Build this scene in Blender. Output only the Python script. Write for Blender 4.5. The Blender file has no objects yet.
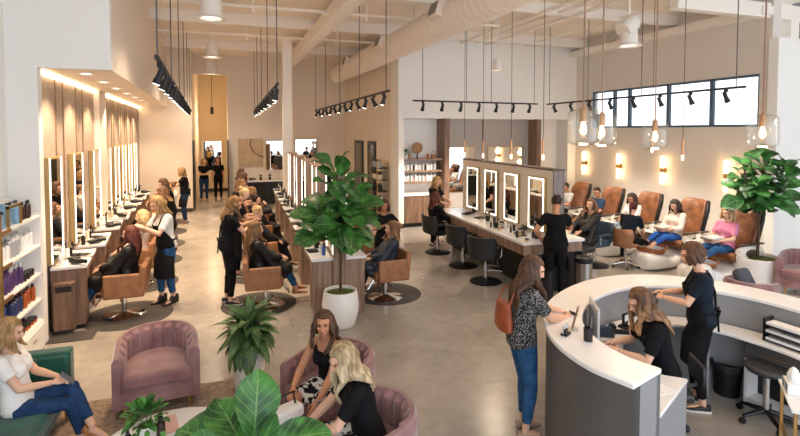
import bpy, bmesh, math, random
from math import sin, cos, pi, radians, sqrt, atan2
from mathutils import Vector, Matrix, Quaternion, noise
random.seed(7)
V = Vector
scene = bpy.context.scene
COL = scene.collection

# ------------------------------------------------------------------ materials
def lin(h):
    if isinstance(h, str):
        h = h.lstrip('#'); c = [int(h[i:i+2], 16)/255 for i in (0, 2, 4)]
    else:
        c = h
    return tuple((x/12.92 if x <= .04045 else ((x+.055)/1.055)**2.4) for x in c) + (1,)
MATS = {}
def mat(name, col, rough=.6, metal=0., col2=None, nscale=8., stretch=(1, 1, 1), bump=0., bscale=40., spec=.5, emit=None, estr=0., detail=4., sheen=0., coat=0., lo=.35, hi=.65, rvar=0.):
    if name in MATS: return MATS[name]
    m = bpy.data.materials.new(name); m.use_nodes = True
    nt = m.node_tree; b = nt.nodes['Principled BSDF']
    b.inputs['Base Color'].default_value = lin(col)
    b.inputs['Roughness'].default_value = rough
    b.inputs['Metallic'].default_value = metal
    b.inputs['Specular IOR Level'].default_value = spec
    if sheen: b.inputs['Sheen Weight'].default_value = sheen; b.inputs['Sheen Roughness'].default_value = .4
    if coat: b.inputs['Coat Weight'].default_value = coat
    if emit:
        b.inputs['Emission Color'].default_value = lin(emit); b.inputs['Emission Strength'].default_value = estr
    if col2 or bump or rvar:
        tc = nt.nodes.new('ShaderNodeTexCoord'); mp = nt.nodes.new('ShaderNodeMapping')
        mp.inputs['Scale'].default_value = stretch
        nt.links.new(tc.outputs['Object'], mp.inputs['Vector'])
    if col2 or rvar:
        n = nt.nodes.new('ShaderNodeTexNoise'); n.inputs['Scale'].default_value = nscale; n.inputs['Detail'].default_value = detail
        nt.links.new(mp.outputs['Vector'], n.inputs['Vector'])
    if col2:
        r = nt.nodes.new('ShaderNodeValToRGB')
        r.color_ramp.elements[0].position = lo; r.color_ramp.elements[1].position = hi
        r.color_ramp.elements[0].color = lin(col); r.color_ramp.elements[1].color = lin(col2)
        nt.links.new(n.outputs['Fac'], r.inputs['Fac']); nt.links.new(r.outputs['Color'], b.inputs['Base Color'])
    if rvar:
        mr = nt.nodes.new('ShaderNodeMapRange'); mr.inputs['To Min'].default_value = rough-rvar; mr.inputs['To Max'].default_value = rough+rvar
        nt.links.new(n.outputs['Fac'], mr.inputs['Value']); nt.links.new(mr.outputs['Result'], b.inputs['Roughness'])
    if bump:
        n2 = nt.nodes.new('ShaderNodeTexNoise'); n2.inputs['Scale'].default_value = bscale; n2.inputs['Detail'].default_value = 3
        nt.links.new(mp.outputs['Vector'], n2.inputs['Vector'])
        bp = nt.nodes.new('ShaderNodeBump'); bp.inputs['Strength'].default_value = bump; bp.inputs['Distance'].default_value = .02
        nt.links.new(n2.outputs['Fac'], bp.inputs['Height']); nt.links.new(bp.outputs['Normal'], b.inputs['Normal'])
    MATS[name] = m
    return m
def glass_mat(name, tint, gloss=.12):
    m = bpy.data.materials.new(name); m.use_nodes = True; nt = m.node_tree
    nt.nodes.remove(nt.nodes['Principled BSDF']); out = nt.nodes['Material Output']
    t = nt.nodes.new('ShaderNodeBsdfTransparent'); t.inputs[0].default_value = lin(tint)
    g = nt.nodes.new('ShaderNodeBsdfGlossy'); g.inputs['Roughness'].default_value = .03
    lw = nt.nodes.new('ShaderNodeLayerWeight'); lw.inputs['Blend'].default_value = .35
    mr = nt.nodes.new('ShaderNodeMapRange'); mr.inputs['To Min'].default_value = gloss*.4; mr.inputs['To Max'].default_value = min(1, gloss*4)
    mx = nt.nodes.new('ShaderNodeMixShader')
    nt.links.new(lw.outputs['Facing'], mr.inputs['Value']); nt.links.new(mr.outputs['Result'], mx.inputs[0])
    nt.links.new(t.outputs[0], mx.inputs[1]); nt.links.new(g.outputs[0], mx.inputs[2]); nt.links.new(mx.outputs[0], out.inputs['Surface'])
    MATS[name] = m
    return m
WHITE = mat('white_wall_paint', '#f0eee9', .85, bump=.03, bscale=60)
WARMWHITE = mat('warm_wall_paint', '#ecdfcf', .85, bump=.03, bscale=60)
CEIL = mat('ceiling_deck_paint', '#efe4d6', .9)
BEAM = mat('beam_paint', '#f3ece2', .7)
DUCTM = mat('duct_paint', '#efe3d5', .55)
WOOD = mat('walnut', '#6a5142', .5, col2='#8b6d58', nscale=3, stretch=(6, 6, .6))
WOODL = mat('light_walnut', '#7d6350', .5, col2='#a08470', nscale=3, stretch=(6, 6, .5))
WOODD = mat('dark_walnut', '#3f2f26', .5, col2='#584436', nscale=3, stretch=(6, 6, .6))
WOODG = mat('grey_walnut', '#6d6160', .5, col2='#857876', nscale=3, stretch=(7, 7, .5))
QUARTZ = mat('white_quartz', '#f6f5f3', .22, col2='#ecebe8', nscale=3)
GOLD = mat('brushed_brass', '#b8935a', .35, .85)
GOLDP = mat('brass_paint', '#b29a6a', .5, .35)
CHROME = mat('chrome', '#d8d8d8', .12, 1.)
STEEL = mat('brushed_steel', '#b9b6b2', .3, 1.)
BLACK = mat('black_plastic', '#121214', .4)
BLACKM = mat('black_metal', '#1b1b1d', .45, .3)
RUBBER = mat('dark_rubber_mat', '#4b4643', .7, col2='#403c3a', nscale=20)
TAN = mat('tan_leather', '#a5744e', .5, col2='#92623f', nscale=9, bump=.08, bscale=60)
BROWNL = mat('brown_leather', '#8e5a37', .42, col2='#643c22', nscale=6, bump=.15, bscale=14)
BLACKL = mat('black_leather', '#232527', .42, bump=.06, bscale=60)
BLUEL = mat('slate_blue_leather', '#2f4353', .45, bump=.06, bscale=60)
MIRROR = mat('mirror_silver', '#e6e8e6', .015, 1.)
LED = mat('led_strip', '#ffffff', .5, emit='#fff0dc', estr=1.7)
LEDW = mat('warm_led', '#ffffff', .5, emit='#ffd9a8', estr=6.)
LENS = mat('lamp_lens', '#ffffff', .5, emit='#fff1dd', estr=8.)
BULB = mat('bulb_glow', '#ffffff', .5, emit='#ffc988', estr=7.)
SCONCEG = mat('sconce_glass_glow', '#ffffff', .5, emit='#ffd7a0', estr=4.)
PINK = mat('pink_velvet', '#7f5856', .75, col2='#a87f7d', nscale=5, sheen=.6, detail=3, lo=.3, hi=.75)
GREENV = mat('green_velvet', '#0d3f33', .7, col2='#17594a', nscale=4, sheen=.35, detail=3)
GREYDESK = mat('charcoal_laminate', '#565350', .5, col2='#5f5c59', nscale=2)
GREYLAM = mat('grey_laminate', '#8c8c8d', .5, col2='#949494', nscale=2)
WHITEP = mat('white_gloss_paint', '#f4f3f0', .35)
CERAM = mat('white_ceramic', '#f2efea', .3)
IVORY = mat('ivory_acrylic', '#e9e2d6', .25)
PEARL = mat('pearl_acrylic', '#f1efea', .25)
AMBER = mat('amber_glass_bowl', '#7a3c16', .12, col2='#a55c28', nscale=9, coat=.5)
MOSS = mat('moss', '#5c6a1e', .9, col2='#39430f', nscale=30, bump=.6, bscale=60)
BARK = mat('bark', '#5b4636', .85, col2='#433225', nscale=20)
PANEL = mat('woven_wall_panel', '#9c948e', .85, col2='#bfb7b0', nscale=40, stretch=(1, 1, 1), bump=.3, bscale=50)
PANELB = mat('beige_wall_panel', '#9f8f81', .85, col2='#b7a798', nscale=30, stretch=(1, 1, .35), bump=.25, bscale=40)
RUGM = mat('brown_rug', '#a8937f', 1., col2='#86715f', nscale=25, bump=.8, bscale=60)
PAPER = mat('paper', '#f2f1ee', .8)
SKINS = [mat('skin_light', '#e0b194', .5, spec=.3), mat('skin_tan', '#c98f6c', .5, spec=.3), mat('skin_deep', '#b27c5a', .5, spec=.3)]
EYE = mat('eye_dark', '#2a1c16', .3)
LIP = mat('lip', '#b0605a', .45)
GLASS = glass_mat('clear_glass', '#fdfdfb', .07)

def leafmat(name, c1, c2, vein='#9ab060'):
    m = bpy.data.materials.new(name); m.use_nodes = True; nt = m.node_tree; b = nt.nodes['Principled BSDF']
    b.inputs['Roughness'].default_value = .38
    uv = nt.nodes.new('ShaderNodeUVMap'); sx = nt.nodes.new('ShaderNodeSeparateXYZ'); nt.links.new(uv.outputs[0], sx.inputs[0])
    # u: across -> 0..1, v: along; |u-.5|*k - v gives slanted side veins
    a = nt.nodes.new('ShaderNodeMath'); a.operation = 'SUBTRACT'; a.inputs[1].default_value = .5; nt.links.new(sx.outputs['X'], a.inputs[0])
    ab = nt.nodes.new('ShaderNodeMath'); ab.operation = 'ABSOLUTE'; nt.links.new(a.outputs[0], ab.inputs[0])
    k = nt.nodes.new('ShaderNodeMath'); k.operation = 'MULTIPLY_ADD'; k.inputs[1].default_value = -.55; nt.links.new(ab.outputs[0], k.inputs[0]); nt.links.new(sx.outputs['Y'], k.inputs[2])
    f = nt.nodes.new('ShaderNodeMath'); f.operation = 'MULTIPLY'; f.inputs[1].default_value = 7.5; nt.links.new(k.outputs[0], f.inputs[0])
    fr = nt.nodes.new('ShaderNodeMath'); fr.operation = 'FRACT'; nt.links.new(f.outputs[0], fr.inputs[0])
    lt = nt.nodes.new('ShaderNodeMath'); lt.operation = 'LESS_THAN'; lt.inputs[1].default_value = .09; nt.links.new(fr.outputs[0], lt.inputs[0])
    l2 = nt.nodes.new('ShaderNodeMath'); l2.operation = 'LESS_THAN'; l2.inputs[1].default_value = .022; nt.links.new(ab.outputs[0], l2.inputs[0])
    mxx = nt.nodes.new('ShaderNodeMath'); mxx.operation = 'MAXIMUM'; nt.links.new(lt.outputs[0], mxx.inputs[0]); nt.links.new(l2.outputs[0], mxx.inputs[1])
    sc = nt.nodes.new('ShaderNodeMath'); sc.operation = 'MULTIPLY'; sc.inputs[1].default_value = .55; nt.links.new(mxx.outputs[0], sc.inputs[0])
    tc = nt.nodes.new('ShaderNodeTexCoord'); n = nt.nodes.new('ShaderNodeTexNoise'); n.inputs['Scale'].default_value = 7; nt.links.new(tc.outputs['Object'], n.inputs['Vector'])
    r = nt.nodes.new('ShaderNodeValToRGB'); r.color_ramp.elements[0].position = .38; r.color_ramp.elements[1].position = .66
    r.color_ramp.elements[0].color = lin(c1); r.color_ramp.elements[1].color = lin(c2); nt.links.new(n.outputs['Fac'], r.inputs['Fac'])
    mx = nt.nodes.new('ShaderNodeMixRGB'); mx.inputs[2].default_value = lin(vein)
    nt.links.new(sc.outputs[0], mx.inputs[0]); nt.links.new(r.outputs[0], mx.inputs[1]); nt.links.new(mx.outputs[0], b.inputs['Base Color'])
    bp = nt.nodes.new('ShaderNodeBump'); bp.inputs['Strength'].default_value = .35; bp.inputs['Distance'].default_value = .01; bp.invert = True
    nt.links.new(mxx.outputs[0], bp.inputs['Height']); nt.links.new(bp.outputs[0], b.inputs['Normal'])
    return m
FIG = leafmat('fig_leaf', '#1a471b', '#468436', '#86ab5c')
FIGD = leafmat('dark_fig_leaf', '#164420', '#3b7a35', '#7aa85a')
CANE = leafmat('variegated_leaf', '#2b4d20', '#6a8a4e', '#b4c394')
HERB = leafmat('small_leaf', '#225a20', '#55913c', '#7fae55')

# ------------------------------------------------------------------ mesh builder
class MB:
    def __init__(s): s.v = []; s.f = []; s.mi = []; s.uv = {}; s.M = Matrix(); s.m = 0
    def add(s, vs, fs):
        b = len(s.v); s.v += [tuple(s.M @ V(p)) for p in vs]
        for f in fs: s.f.append([b+i for i in f]); s.mi.append(s.m)
        return s
    def box(s, x0, y0, z0, x1, y1, z1, M=None):
        p = [V((x, y, z)) for z in (z0, z1) for y in (y0, y1) for x in (x0, x1)]
        if M: p = [M @ q for q in p]
        return s.add(p, [(0, 2, 3, 1), (4, 5, 7, 6), (0, 1, 5, 4), (2, 6, 7, 3), (0, 4, 6, 2), (1, 3, 7, 5)])
    def cbox(s, c, d, M=None):
        return s.box(c[0]-d[0]/2, c[1]-d[1]/2, c[2]-d[2]/2, c[0]+d[0]/2, c[1]+d[1]/2, c[2]+d[2]/2, M)
    def tube(s, pts, rad, n=10, up=None, flat=1.):
        pts = [V(p) for p in pts]; k = len(pts)
        if not hasattr(rad, '__len__'): rad = [rad]*k
        T = []
        for i in range(k):
            t = (pts[min(i+1, k-1)]-pts[max(i-1, 0)]); T.append(t.normalized() if t.length > 1e-9 else V((0, 0, 1)))
        ref = V(up) if up else (V((0, 0, 1)) if abs(T[0].z) < .9 else V((1, 0, 0)))
        vs = []
        for i in range(k):
            a = ref - T[i]*ref.dot(T[i])
            if a.length < 1e-6: a = T[i].orthogonal()
            a.normalize(); ref = a if not up else ref; b = T[i].cross(a)
            for j in range(n):
                th = 2*pi*j/n; vs.append(pts[i]+(a*cos(th)*flat+b*sin(th))*rad[i])
        fs = [(i*n+j, i*n+(j+1) % n, (i+1)*n+(j+1) % n, (i+1)*n+j) for i in range(k-1) for j in range(n)]
        fs += [tuple(reversed(range(n))), tuple(range((k-1)*n, k*n))]
        return s.add(vs, fs)
    def cyl(s, p0, p1, r, r1=None, n=20): return s.tube([p0, p1], [r, r if r1 is None else r1], n)
    def lathe(s, prof, c=(0, 0, 0), n=28, sx=1., sy=1.):
        k = len(prof); vs = []
        for r, z in prof:
            for j in range(n):
                a = 2*pi*j/n; vs.append((c[0]+max(r, .0004)*cos(a)*sx, c[1]+max(r, .0004)*sin(a)*sy, c[2]+z))
        fs = [(i*n+j, i*n+(j+1) % n, (i+1)*n+(j+1) % n, (i+1)*n+j) for i in range(k-1) for j in range(n)]
        fs += [tuple(reversed(range(n))), tuple(range((k-1)*n, k*n))]
        return s.add(vs, fs)
    def rings(s, R, closed=True):
        n = len(R[0]); k = len(R); vs = [p for r in R for p in r]
        fs = [(i*n+j, i*n+(j+1) % n, (i+1)*n+(j+1) % n, (i+1)*n+j) for i in range(k-1) for j in range(n)]
        if closed: fs += [tuple(reversed(range(n))), tuple(range((k-1)*n, k*n))]
        return s.add(vs, fs)
    def ell(s, c, r, M=None, n=14, k=9):
        vs = []; c = V(c)
        for i in range(k+1):
            t = -pi/2+pi*i/k
            for j in range(n):
                a = 2*pi*j/n; q = V((r[0]*max(cos(t), .01)*cos(a), r[1]*max(cos(t), .01)*sin(a), r[2]*sin(t)))
                vs.append(c+(M @ q if M else q))
        fs = [(i*n+j, i*n+(j+1) % n, (i+1)*n+(j+1) % n, (i+1)*n+j) for i in range(k) for j in range(n)]
        fs += [tuple(reversed(range(n))), tuple(range(k*n, k*n+n))]
        return s.add(vs, fs)
    def prism(s, poly, z0, z1):
        n = len(poly); vs = [(x, y, z0) for x, y in poly]+[(x, y, z1) for x, y in poly]
        fs = [tuple(reversed(range(n))), tuple(range(n, 2*n))]+[(i, (i+1) % n, n+(i+1) % n, n+i) for i in range(n)]
        return s.add(vs, fs)
    def strip(s, outer, inner, z0, z1):
        k = len(outer); vs = []
        for (a, b) in zip(outer, inner): vs += [(a[0], a[1], z0), (b[0], b[1], z0), (b[0], b[1], z1), (a[0], a[1], z1)]
        fs = []
        for i in range(k-1):
            o = i*4
            for j in range(4): fs.append((o+j, o+4+j, o+4+(j+1) % 4, o+(j+1) % 4))
        fs += [(0, 1, 2, 3), ((k-1)*4+3, (k-1)*4+2, (k-1)*4+1, (k-1)*4)]
        return s.add(vs, fs)
    def build(s, name, mats, parent=None, bevel=0., seg=2, smooth=True, loc=None, angle=35, subsurf=0):
        me = bpy.data.meshes.new(name); me.from_pydata(s.v, [], s.f)
        mats = mats if isinstance(mats, (list, tuple)) else [mats]
        for m in mats: me.materials.append(m)
        if len(mats) > 1: me.polygons.foreach_set('material_index', s.mi)
        if s.uv:
            l = me.uv_layers.new(name='UVMap')
            for p in me.polygons:
                for li, vi in zip(p.loop_indices, p.vertices): l.data[li].uv = s.uv.get(vi, (0, 0))
        bm = bmesh.new(); bm.from_mesh(me)
        bmesh.ops.recalc_face_normals(bm, faces=bm.faces); bm.to_mesh(me); bm.free()
        if smooth:
            me.polygons.foreach_set('use_smooth', [True]*len(me.polygons)); me.set_sharp_from_angle(angle=radians(angle))
        o = bpy.data.objects.new(name, me); COL.objects.link(o)
        if parent: o.parent = parent
        if loc: o.location = loc
        if bevel:
            b = o.modifiers.new('bevel', 'BEVEL'); b.width = bevel; b.segments = seg; b.limit_method = 'ANGLE'; b.angle_limit = radians(40)
        if subsurf:
            b = o.modifiers.new('sub', 'SUBSURF'); b.levels = subsurf; b.render_levels = subsurf
        return o

def tag(o, label, cat, group=None, kind=None):
    if label: o['label'] = label
    if cat: o['category'] = cat
    if group: o['group'] = group
    if kind: o['kind'] = kind
    return o
def thing(name, label, cat, loc=(0, 0, 0), rz=0., group=None):
    o = bpy.data.objects.new(name, None); COL.objects.link(o); o.empty_display_size = .1
    o.location = loc; o.rotation_euler = (0, 0, rz)
    return tag(o, label, cat, group)
def struct(mb, name, m, parent=None, **k):
    o = mb.build(name, m, parent, smooth=k.pop('smooth', False), **k); o['kind'] = 'structure'; return o
def dup(root, loc=None, rz=None, label=None, group=None):
    def cp(o, par):
        c = o.copy(); COL.objects.link(c)
        if par: c.parent = par
        for ch in KIDS.get(o.name, ()): cp(ch, c)
        return c
    KIDS = {}
    for x in [root]+list(root.children_recursive):
        KIDS[x.name] = list(x.children)
    r = cp(root, None)
    if loc is not None: r.location = loc
    if rz is not None: r.rotation_euler = (0, 0, rz)
    if label: r['label'] = label
    if group: r['group'] = group
    return r
def light(kind, loc, energy, col='#ffe6c8', size=.1, spot=None, target=None, blend=.6):
    d = bpy.data.lights.new('lamp', kind); d.energy = energy; d.color = lin(col)[:3]
    if kind == 'SPOT': d.spot_size = radians(spot or 60); d.spot_blend = blend; d.shadow_soft_size = size
    elif kind == 'AREA': d.shape = 'DISK'; d.size = size
    else: d.shadow_soft_size = size
    o = bpy.data.objects.new('lamp_light', d); COL.objects.link(o); o.location = loc
    if target is not None: o.rotation_euler = (V(target)-V(loc)).to_track_quat('-Z', 'Y').to_euler()
    return o
def LX(y, x): return x-.036*(y-7.75)
def MX(y, x): return x+.03*(y-7.5)
RL, RM = .036, -.03
H = 5.75   # ceiling height
# ------------------------------------------------------------------ setting
def floor_mat():
    m = bpy.data.materials.new('polished_concrete'); m.use_nodes = True; nt = m.node_tree; b = nt.nodes['Principled BSDF']; L = nt.links.new
    tc = nt.nodes.new('ShaderNodeTexCoord')
    n1 = nt.nodes.new('ShaderNodeTexNoise'); n1.inputs['Scale'].default_value = .9; n1.inputs['Detail'].default_value = 8; n1.inputs['Roughness'].default_value = .62; n1.inputs['Distortion'].default_value = .6
    n2 = nt.nodes.new('ShaderNodeTexNoise'); n2.inputs['Scale'].default_value = 7; n2.inputs['Detail'].default_value = 6
    L(tc.outputs['Object'], n1.inputs['Vector']); L(tc.outputs['Object'], n2.inputs['Vector'])
    r = nt.nodes.new('ShaderNodeValToRGB'); e = r.color_ramp.elements
    e[0].position = .3; e[0].color = lin('#928b82'); e[1].position = .7; e[1].color = lin('#bbb3a8')
    mixf = nt.nodes.new('ShaderNodeMath'); mixf.operation = 'MULTIPLY_ADD'; mixf.inputs[1].default_value = .3
    L(n2.outputs['Fac'], mixf.inputs[0])
    sc = nt.nodes.new('ShaderNodeMath'); sc.operation = 'MULTIPLY'; sc.inputs[1].default_value = .7; L(n1.outputs['Fac'], sc.inputs[0]); L(sc.outputs[0], mixf.inputs[2])
    L(mixf.outputs[0], r.inputs['Fac']); L(r.outputs[0], b.inputs['Base Color'])
    mr = nt.nodes.new('ShaderNodeMapRange'); mr.inputs['To Min'].default_value = .14; mr.inputs['To Max'].default_value = .34; L(n1.outputs['Fac'], mr.inputs['Value']); L(mr.outputs[0], b.inputs['Roughness'])
    b.inputs['Specular IOR Level'].default_value = .55
    return m
# floor slabs with thin saw-cut joints between them
mb = MB()
xs = [-7, .9, 3.3, 6.5, 9.7, 17]; ys = [-3, 1.2, 4.9, 8.3, 11.9, 16, 27]
for i in range(5):
    for j in range(6): mb.box(xs[i]+.0015, ys[j]+.0015, -.1, xs[i+1]-.0015, ys[j+1]-.0015, 0)
mb.box(-7, -3, -.12, 17, 27, -.006)
struct(mb, 'floor', floor_mat())
mb = MB().box(-7, -3, H, 17, 27, H+.15)
struct(mb, 'ceiling', CEIL)

def P(mb, poly, z0, z1): return mb.prism(poly, z0, z1)
def RX(y): return 10.95+.033*(y-13.7)
struct(MB().box(-2.85, -3, 0, -2.65, 7.75, H), 'wall_left', WHITE)
mb = MB().box(-2.85, 7.75, 0, -2.3, 7.9, 3.68); mb.box(-2.85, 7.75, 3.68, -1.45, 7.9, H)
struct(mb, 'wall_recess', WHITE)
yA, yB = 7.9, 19.
struct(P(MB(), [(LX(yA, -2.36), yA), (LX(yB, -2.36), yB), (-3.3, yB), (-3.0, yA)], 0, 3.68), 'wall_left_stations', PANELB)
struct(P(MB(), [(LX(yA, -1.45), yA), (LX(yB, -1.45), yB), (-3.3, yB), (-3.0, yA)], 3.68, H), 'ceiling_soffit', WARMWHITE)
struct(MB().box(-3.3, 19, 0, -1.1, 19.15, H), 'wall_end_left', WARMWHITE)
mb = MB().box(-1.25, 19.15, 0, -1.1, 25, H); mb.box(.1, 20.75, 0, .25, 25, H)
struct(mb, 'wall_corridor', WARMWHITE)
struct(MB().box(-1.3, 25, 0, .3, 25.15, H), 'wall_corridor_end', mat('corridor_paint', '#d9c7a8', .85))
mb = MB().box(.1, 20.6, 0, 4.75, 20.75, H); mb.box(-1.1, 20.6, 5.0, .1, 20.75, H)
struct(mb, 'wall_back', WARMWHITE)
struct(MB().box(4.75, 14.4, 0, 4.9, 20.75, H), 'wall_inner', WARMWHITE)
mb = MB().box(4.75, 13.7, 0, 4.92, 14.4, H); mb.box(4.92, 13.7, 3.22, 10.64, 14.4, H); mb.box(10.64, 13.7, 0, 11.2, 14.4, H); mb.box(4.92, 14.28, 0, 10.64, 14.4, 3.22)
struct(mb, 'wall_alcove', WHITE)
wy0, wy1, wz0, wz1 = 7.56, 12.9, 2.94, 4.07
mb = MB()
def seg(y0, y1, z0, z1): P(mb, [(RX(y0), y0), (RX(y1), y1), (RX(y1)+.22, y1), (RX(y0)+.22, y0)], z0, z1)
seg(7.3, 13.7, 0, wz0); seg(7.3, 13.7, wz1, H); seg(7.3, wy0, wz0, wz1); seg(wy1, 13.7, wz0, wz1)
RW = mat('greige_wall_paint', '#ded7ce', .85, bump=.03, bscale=60)
struct(mb, 'wall_right', RW)
struct(MB().box(10.62, 7.1, 0, 17, 7.3, 4.75), 'wall_near_right', WHITE)
struct(MB().box(16.8, -3, 0, 17, 7.1, H), 'wall_far_right', WHITE)
# clerestory windows: frame strips and panes
WF = mat('window_frame_blue_grey', '#4e6478', .45)
muls = [wy0, 8.72, 9.98, 11.35, 11.95, wy1]
for i in range(5):
    a, b_ = muls[i], muls[i+1]
    w = MB()
    def bar(y0, y1, z0, z1, d0=.02, d1=.1): P(w, [(RX(y0)+d0, y0), (RX(y1)+d0, y1), (RX(y1)+d1, y1), (RX(y0)+d1, y0)], z0, z1)
    bar(a, b_, wz0, wz0+.055); bar(a, b_, wz1-.055, wz1); bar(a, a+.045, wz0, wz1); bar(b_-.045, b_, wz0, wz1)
    wo = struct(w, 'window_%d' % (i+1), WF)
    g = MB(); w = g; bar(a+.04, b_-.04, wz0+.05, wz1-.05, .05, .06)
    g.build('pane', GLASS, wo, smooth=False)
# black baseboards
mb = MB(); P(mb, [(4.735, 13.69), (4.92, 13.69), (4.92, 13.7), (4.735, 13.7)], 0, .13); mb.box(4.735, 13.7, 0, 4.75, 20.6, .13); mb.box(.1, 20.585, 0, 4.735, 20.6, .13); mb.box(-2.9, 18.985, 0, -1.1, 19, .13); mb.box(-1.1, 24.985, 0, .1, 25, .15)
struct(mb, 'baseboard_back', mat('dark_baseboard', '#3b342e', .6))
mb = MB(); P(mb, [(RX(7.3)-.015, 7.3), (RX(13.7)-.015, 13.7), (RX(13.7), 13.7), (RX(7.3), 7.3)], 0, .12); mb.box(10.6, 7.085, 0, 16.8, 7.1, .12); mb.box(-2.85, 7.73, 0, -2.3, 7.75, .1)
struct(mb, 'baseboard_right', mat('grey_baseboard', '#77706a', .6))
# vertical joints and LED cove on the left station wall, white pilaster
mb = MB()
for y in (8.77, 9.2, 10.05, 10.55, 12.65, 12.95, 13.6, 13.9, 14.65, 15.0, 15.75, 16.1, 16.9, 17.3):
    x = LX(y, -2.36); mb.box(x-.02, y, .9, x+.014, y+.035, 3.62)
struct(mb, 'trim_1', mat('wall_panel_batten', '#8f7355', .6))
mb = MB()
P(mb, [(LX(yA, -2.36), yA), (LX(yB, -2.36), yB), (LX(yB, -2.32), yB), (LX(yA, -2.32), yA)], 3.62, 3.66)
struct(mb, 'trim_2', LEDW)
y = 11.62; x = LX(y, -2.36)
struct(MB().box(x-.02, y, 0, x+.1, y+.6, 3.68), 'trim_3', WARMWHITE)
# column, ceiling steelwork
struct(MB().box(1.66, 15.4, 0, 1.93, 15.67, H), 'column_steel', BEAM)
mb = MB().box(2.2, 7.8, 5.28, 2.5, 20.6, 5.6)
struct(mb, 'beam_long', BEAM)
mb = MB()
for y, z in ((9.7, 5.5), (13.1, 5.48), (17.2, 5.48)): mb.box(-1.8, y, z, 10.9 if y < 13.6 else 4.75, y+.14, H)
struct(mb, 'beam_cross', BEAM)
mb = MB()
P(mb, [(RX(7.5)-.3, 7.3), (RX(13.7)-.3, 13.7), (RX(13.7), 13.7), (RX(7.5), 7.3)], 5.25, 5.42)
mb.box(8.2, 7.35, 5.2, 16, 7.55, 5.5); mb.box(11.35, 7.35, 4.75, 11.6, 7.6, 5.2)
struct(mb, 'beam_right', BEAM)
struct(MB().box(12.3, 7.7, 4.0, 12.55, 7.95, H), 'column_grey', mat('grey_steel', '#8d9093', .5))
mb = MB()
for x, z in ((6.75, 5.5), (7.25, 5.55), (7.6, 5.5)): mb.tube([(x, 3, z), (x, 13.7, z)], .045, 8)
mb.tube([(9.0, 3, 5.55), (9.0, 13.7, 5.55)], .03, 8)
struct(mb, 'trim_4', BEAM)
mb = MB()
for y, z in ((8.2, 5.5), (11.2, 5.5), (14.6, 5.5)): mb.tube([(-1.8, y, z), (6.6 if y < 13 else 4.75, y, z)], .035, 8)
for x in (.6, 3.1):
    for y in (8.2, 11.2, 14.6): mb.tube([(x, y, 5.5), (x, y, H)], .02, 6); mb.tube([(x, y, 5.5), (x, y, 5.36)], .025, 6)
struct(mb, 'trim_5', BEAM)
# spiral duct
t = thing('air_duct', 'large round cream spiral air duct running below the ceiling', 'duct', (4.2, 0, 5.05))
prof = []; y = 0
mb = MB(); R = []
while y < 19.2:
    for dy, r in ((0, .33), (.19, .33), (.2, .337), (.215, .337), (.225, .33)):
        R.append([(r*cos(2*pi*j/28), y+dy, r*sin(2*pi*j/28)) for j in range(28)])
    y += .23
mb.rings(R); mb.build('duct_body', DUCTM, t, angle=60)
for y in (6.0, 8.9, 12.6, 16.5):
    mb = MB(); M = Matrix.Translation((0, y, 0)) @ Matrix.Rotation(radians(18), 4, 'Y')
    mb.cbox((-.33, 0, 0), (.22, .42, .3), M); g = mb.build('air_vent', DUCTM, t, bevel=.01)
    q = MB(); 
    for k in range(7): q.cbox((-.445, 0, -.1+.033*k), (.012, .34, .012), M)
    q.cbox((-.441, 0, 0), (.004, .36, .25), M)
    q.build('grille', mat('vent_grey', '#8d8780', .6), g)
mb = MB()
for y in (3, 7, 11, 15): mb.tube([(.0, y, .33), (0, y, H-5.05)], .008, 6)
mb.build('hanger_rod', STEEL, t)
# ceiling bell lamps
def bell(loc, s, label):
    t = thing('bell_lamp', label, 'ceiling lamp', loc, 0, None)
    MB().lathe([(.0, .5), (.1, .5), (.15, .46), (.185, .36), (.2, .1), (.205, .05), (.29, .02), (.3, 0), (.27, -.01), (.2, .0), (.18, .06), (.0, .07)], n=32).build('shade', mat('bell_white', '#eae5dd', .5), t).scale = (s, s, s)
    MB().lathe([(0, .055), (.17, .05), (.17, .035), (0, .03)]).build('diffuser', mat('bell_diffuser', '#ffffff', .5, emit='#fff0dc', estr=1.6), t).scale = (s, s, s)
    MB().tube([(0, 0, .48*s), (0, 0, H-loc[2])], .018, 8).build('stem', BEAM, t)
    light('SPOT', (loc[0], loc[1], loc[2]+.02), 340, size=.18, spot=150, target=(loc[0], loc[1], 0), blend=1)
bell((-.19, 8.86, 4.69), .86, 'large white bell ceiling lamp nearest the soffit')
bell((-.31, 14.84, 4.88), .86, 'middle white bell lamp in the line along the aisle')
bell((-.38, 17.9, 4.74), .86, 'farthest small white bell lamp in the line along the aisle')
bell((6.16, 10.56, 4.29), .55, 'small white bell lamp above the makeup island')
bell((7.59, 7.94, 4.53), .85, 'white bell lamp with elbow stem above the pedicure chairs')
MB().lathe([(0, 0), (.17, 0), (.17, .3), (.15, .34), (0, .34)], n=20).build('elbow', mat('bell_white', '#eae5dd'), bpy.data.objects['bell_lamp.004'], loc=(-.16, 0, .3)).rotation_euler = (0, radians(55), 0)
# recessed downlights in the soffit
for i, y in enumerate((8.36, 9.7, 11.05, 12.4, 13.8, 15.1, 16.4, 17.6)):
    x = LX(y, -1.86); z = 3.68
    t = thing('downlight', 'round recessed downlight in the underside of the soffit', 'downlight', (x, y, z), 0, 'downlights along the soffit')
    MB().lathe([(.06, 0), (.1, 0), (.1, -.012), (.075, -.012), (.06, -.004)], n=20).build('trim_ring', WHITEP, t)
    MB().lathe([(0, -.002), (.07, -.002), (.07, -.006), (0, -.006)], n=20).build('lens', LENS, t)
    light('SPOT', (x, y, z-.03), 110, '#ffdcb4', .06, 110, (x-.15, y, 0))
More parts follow.
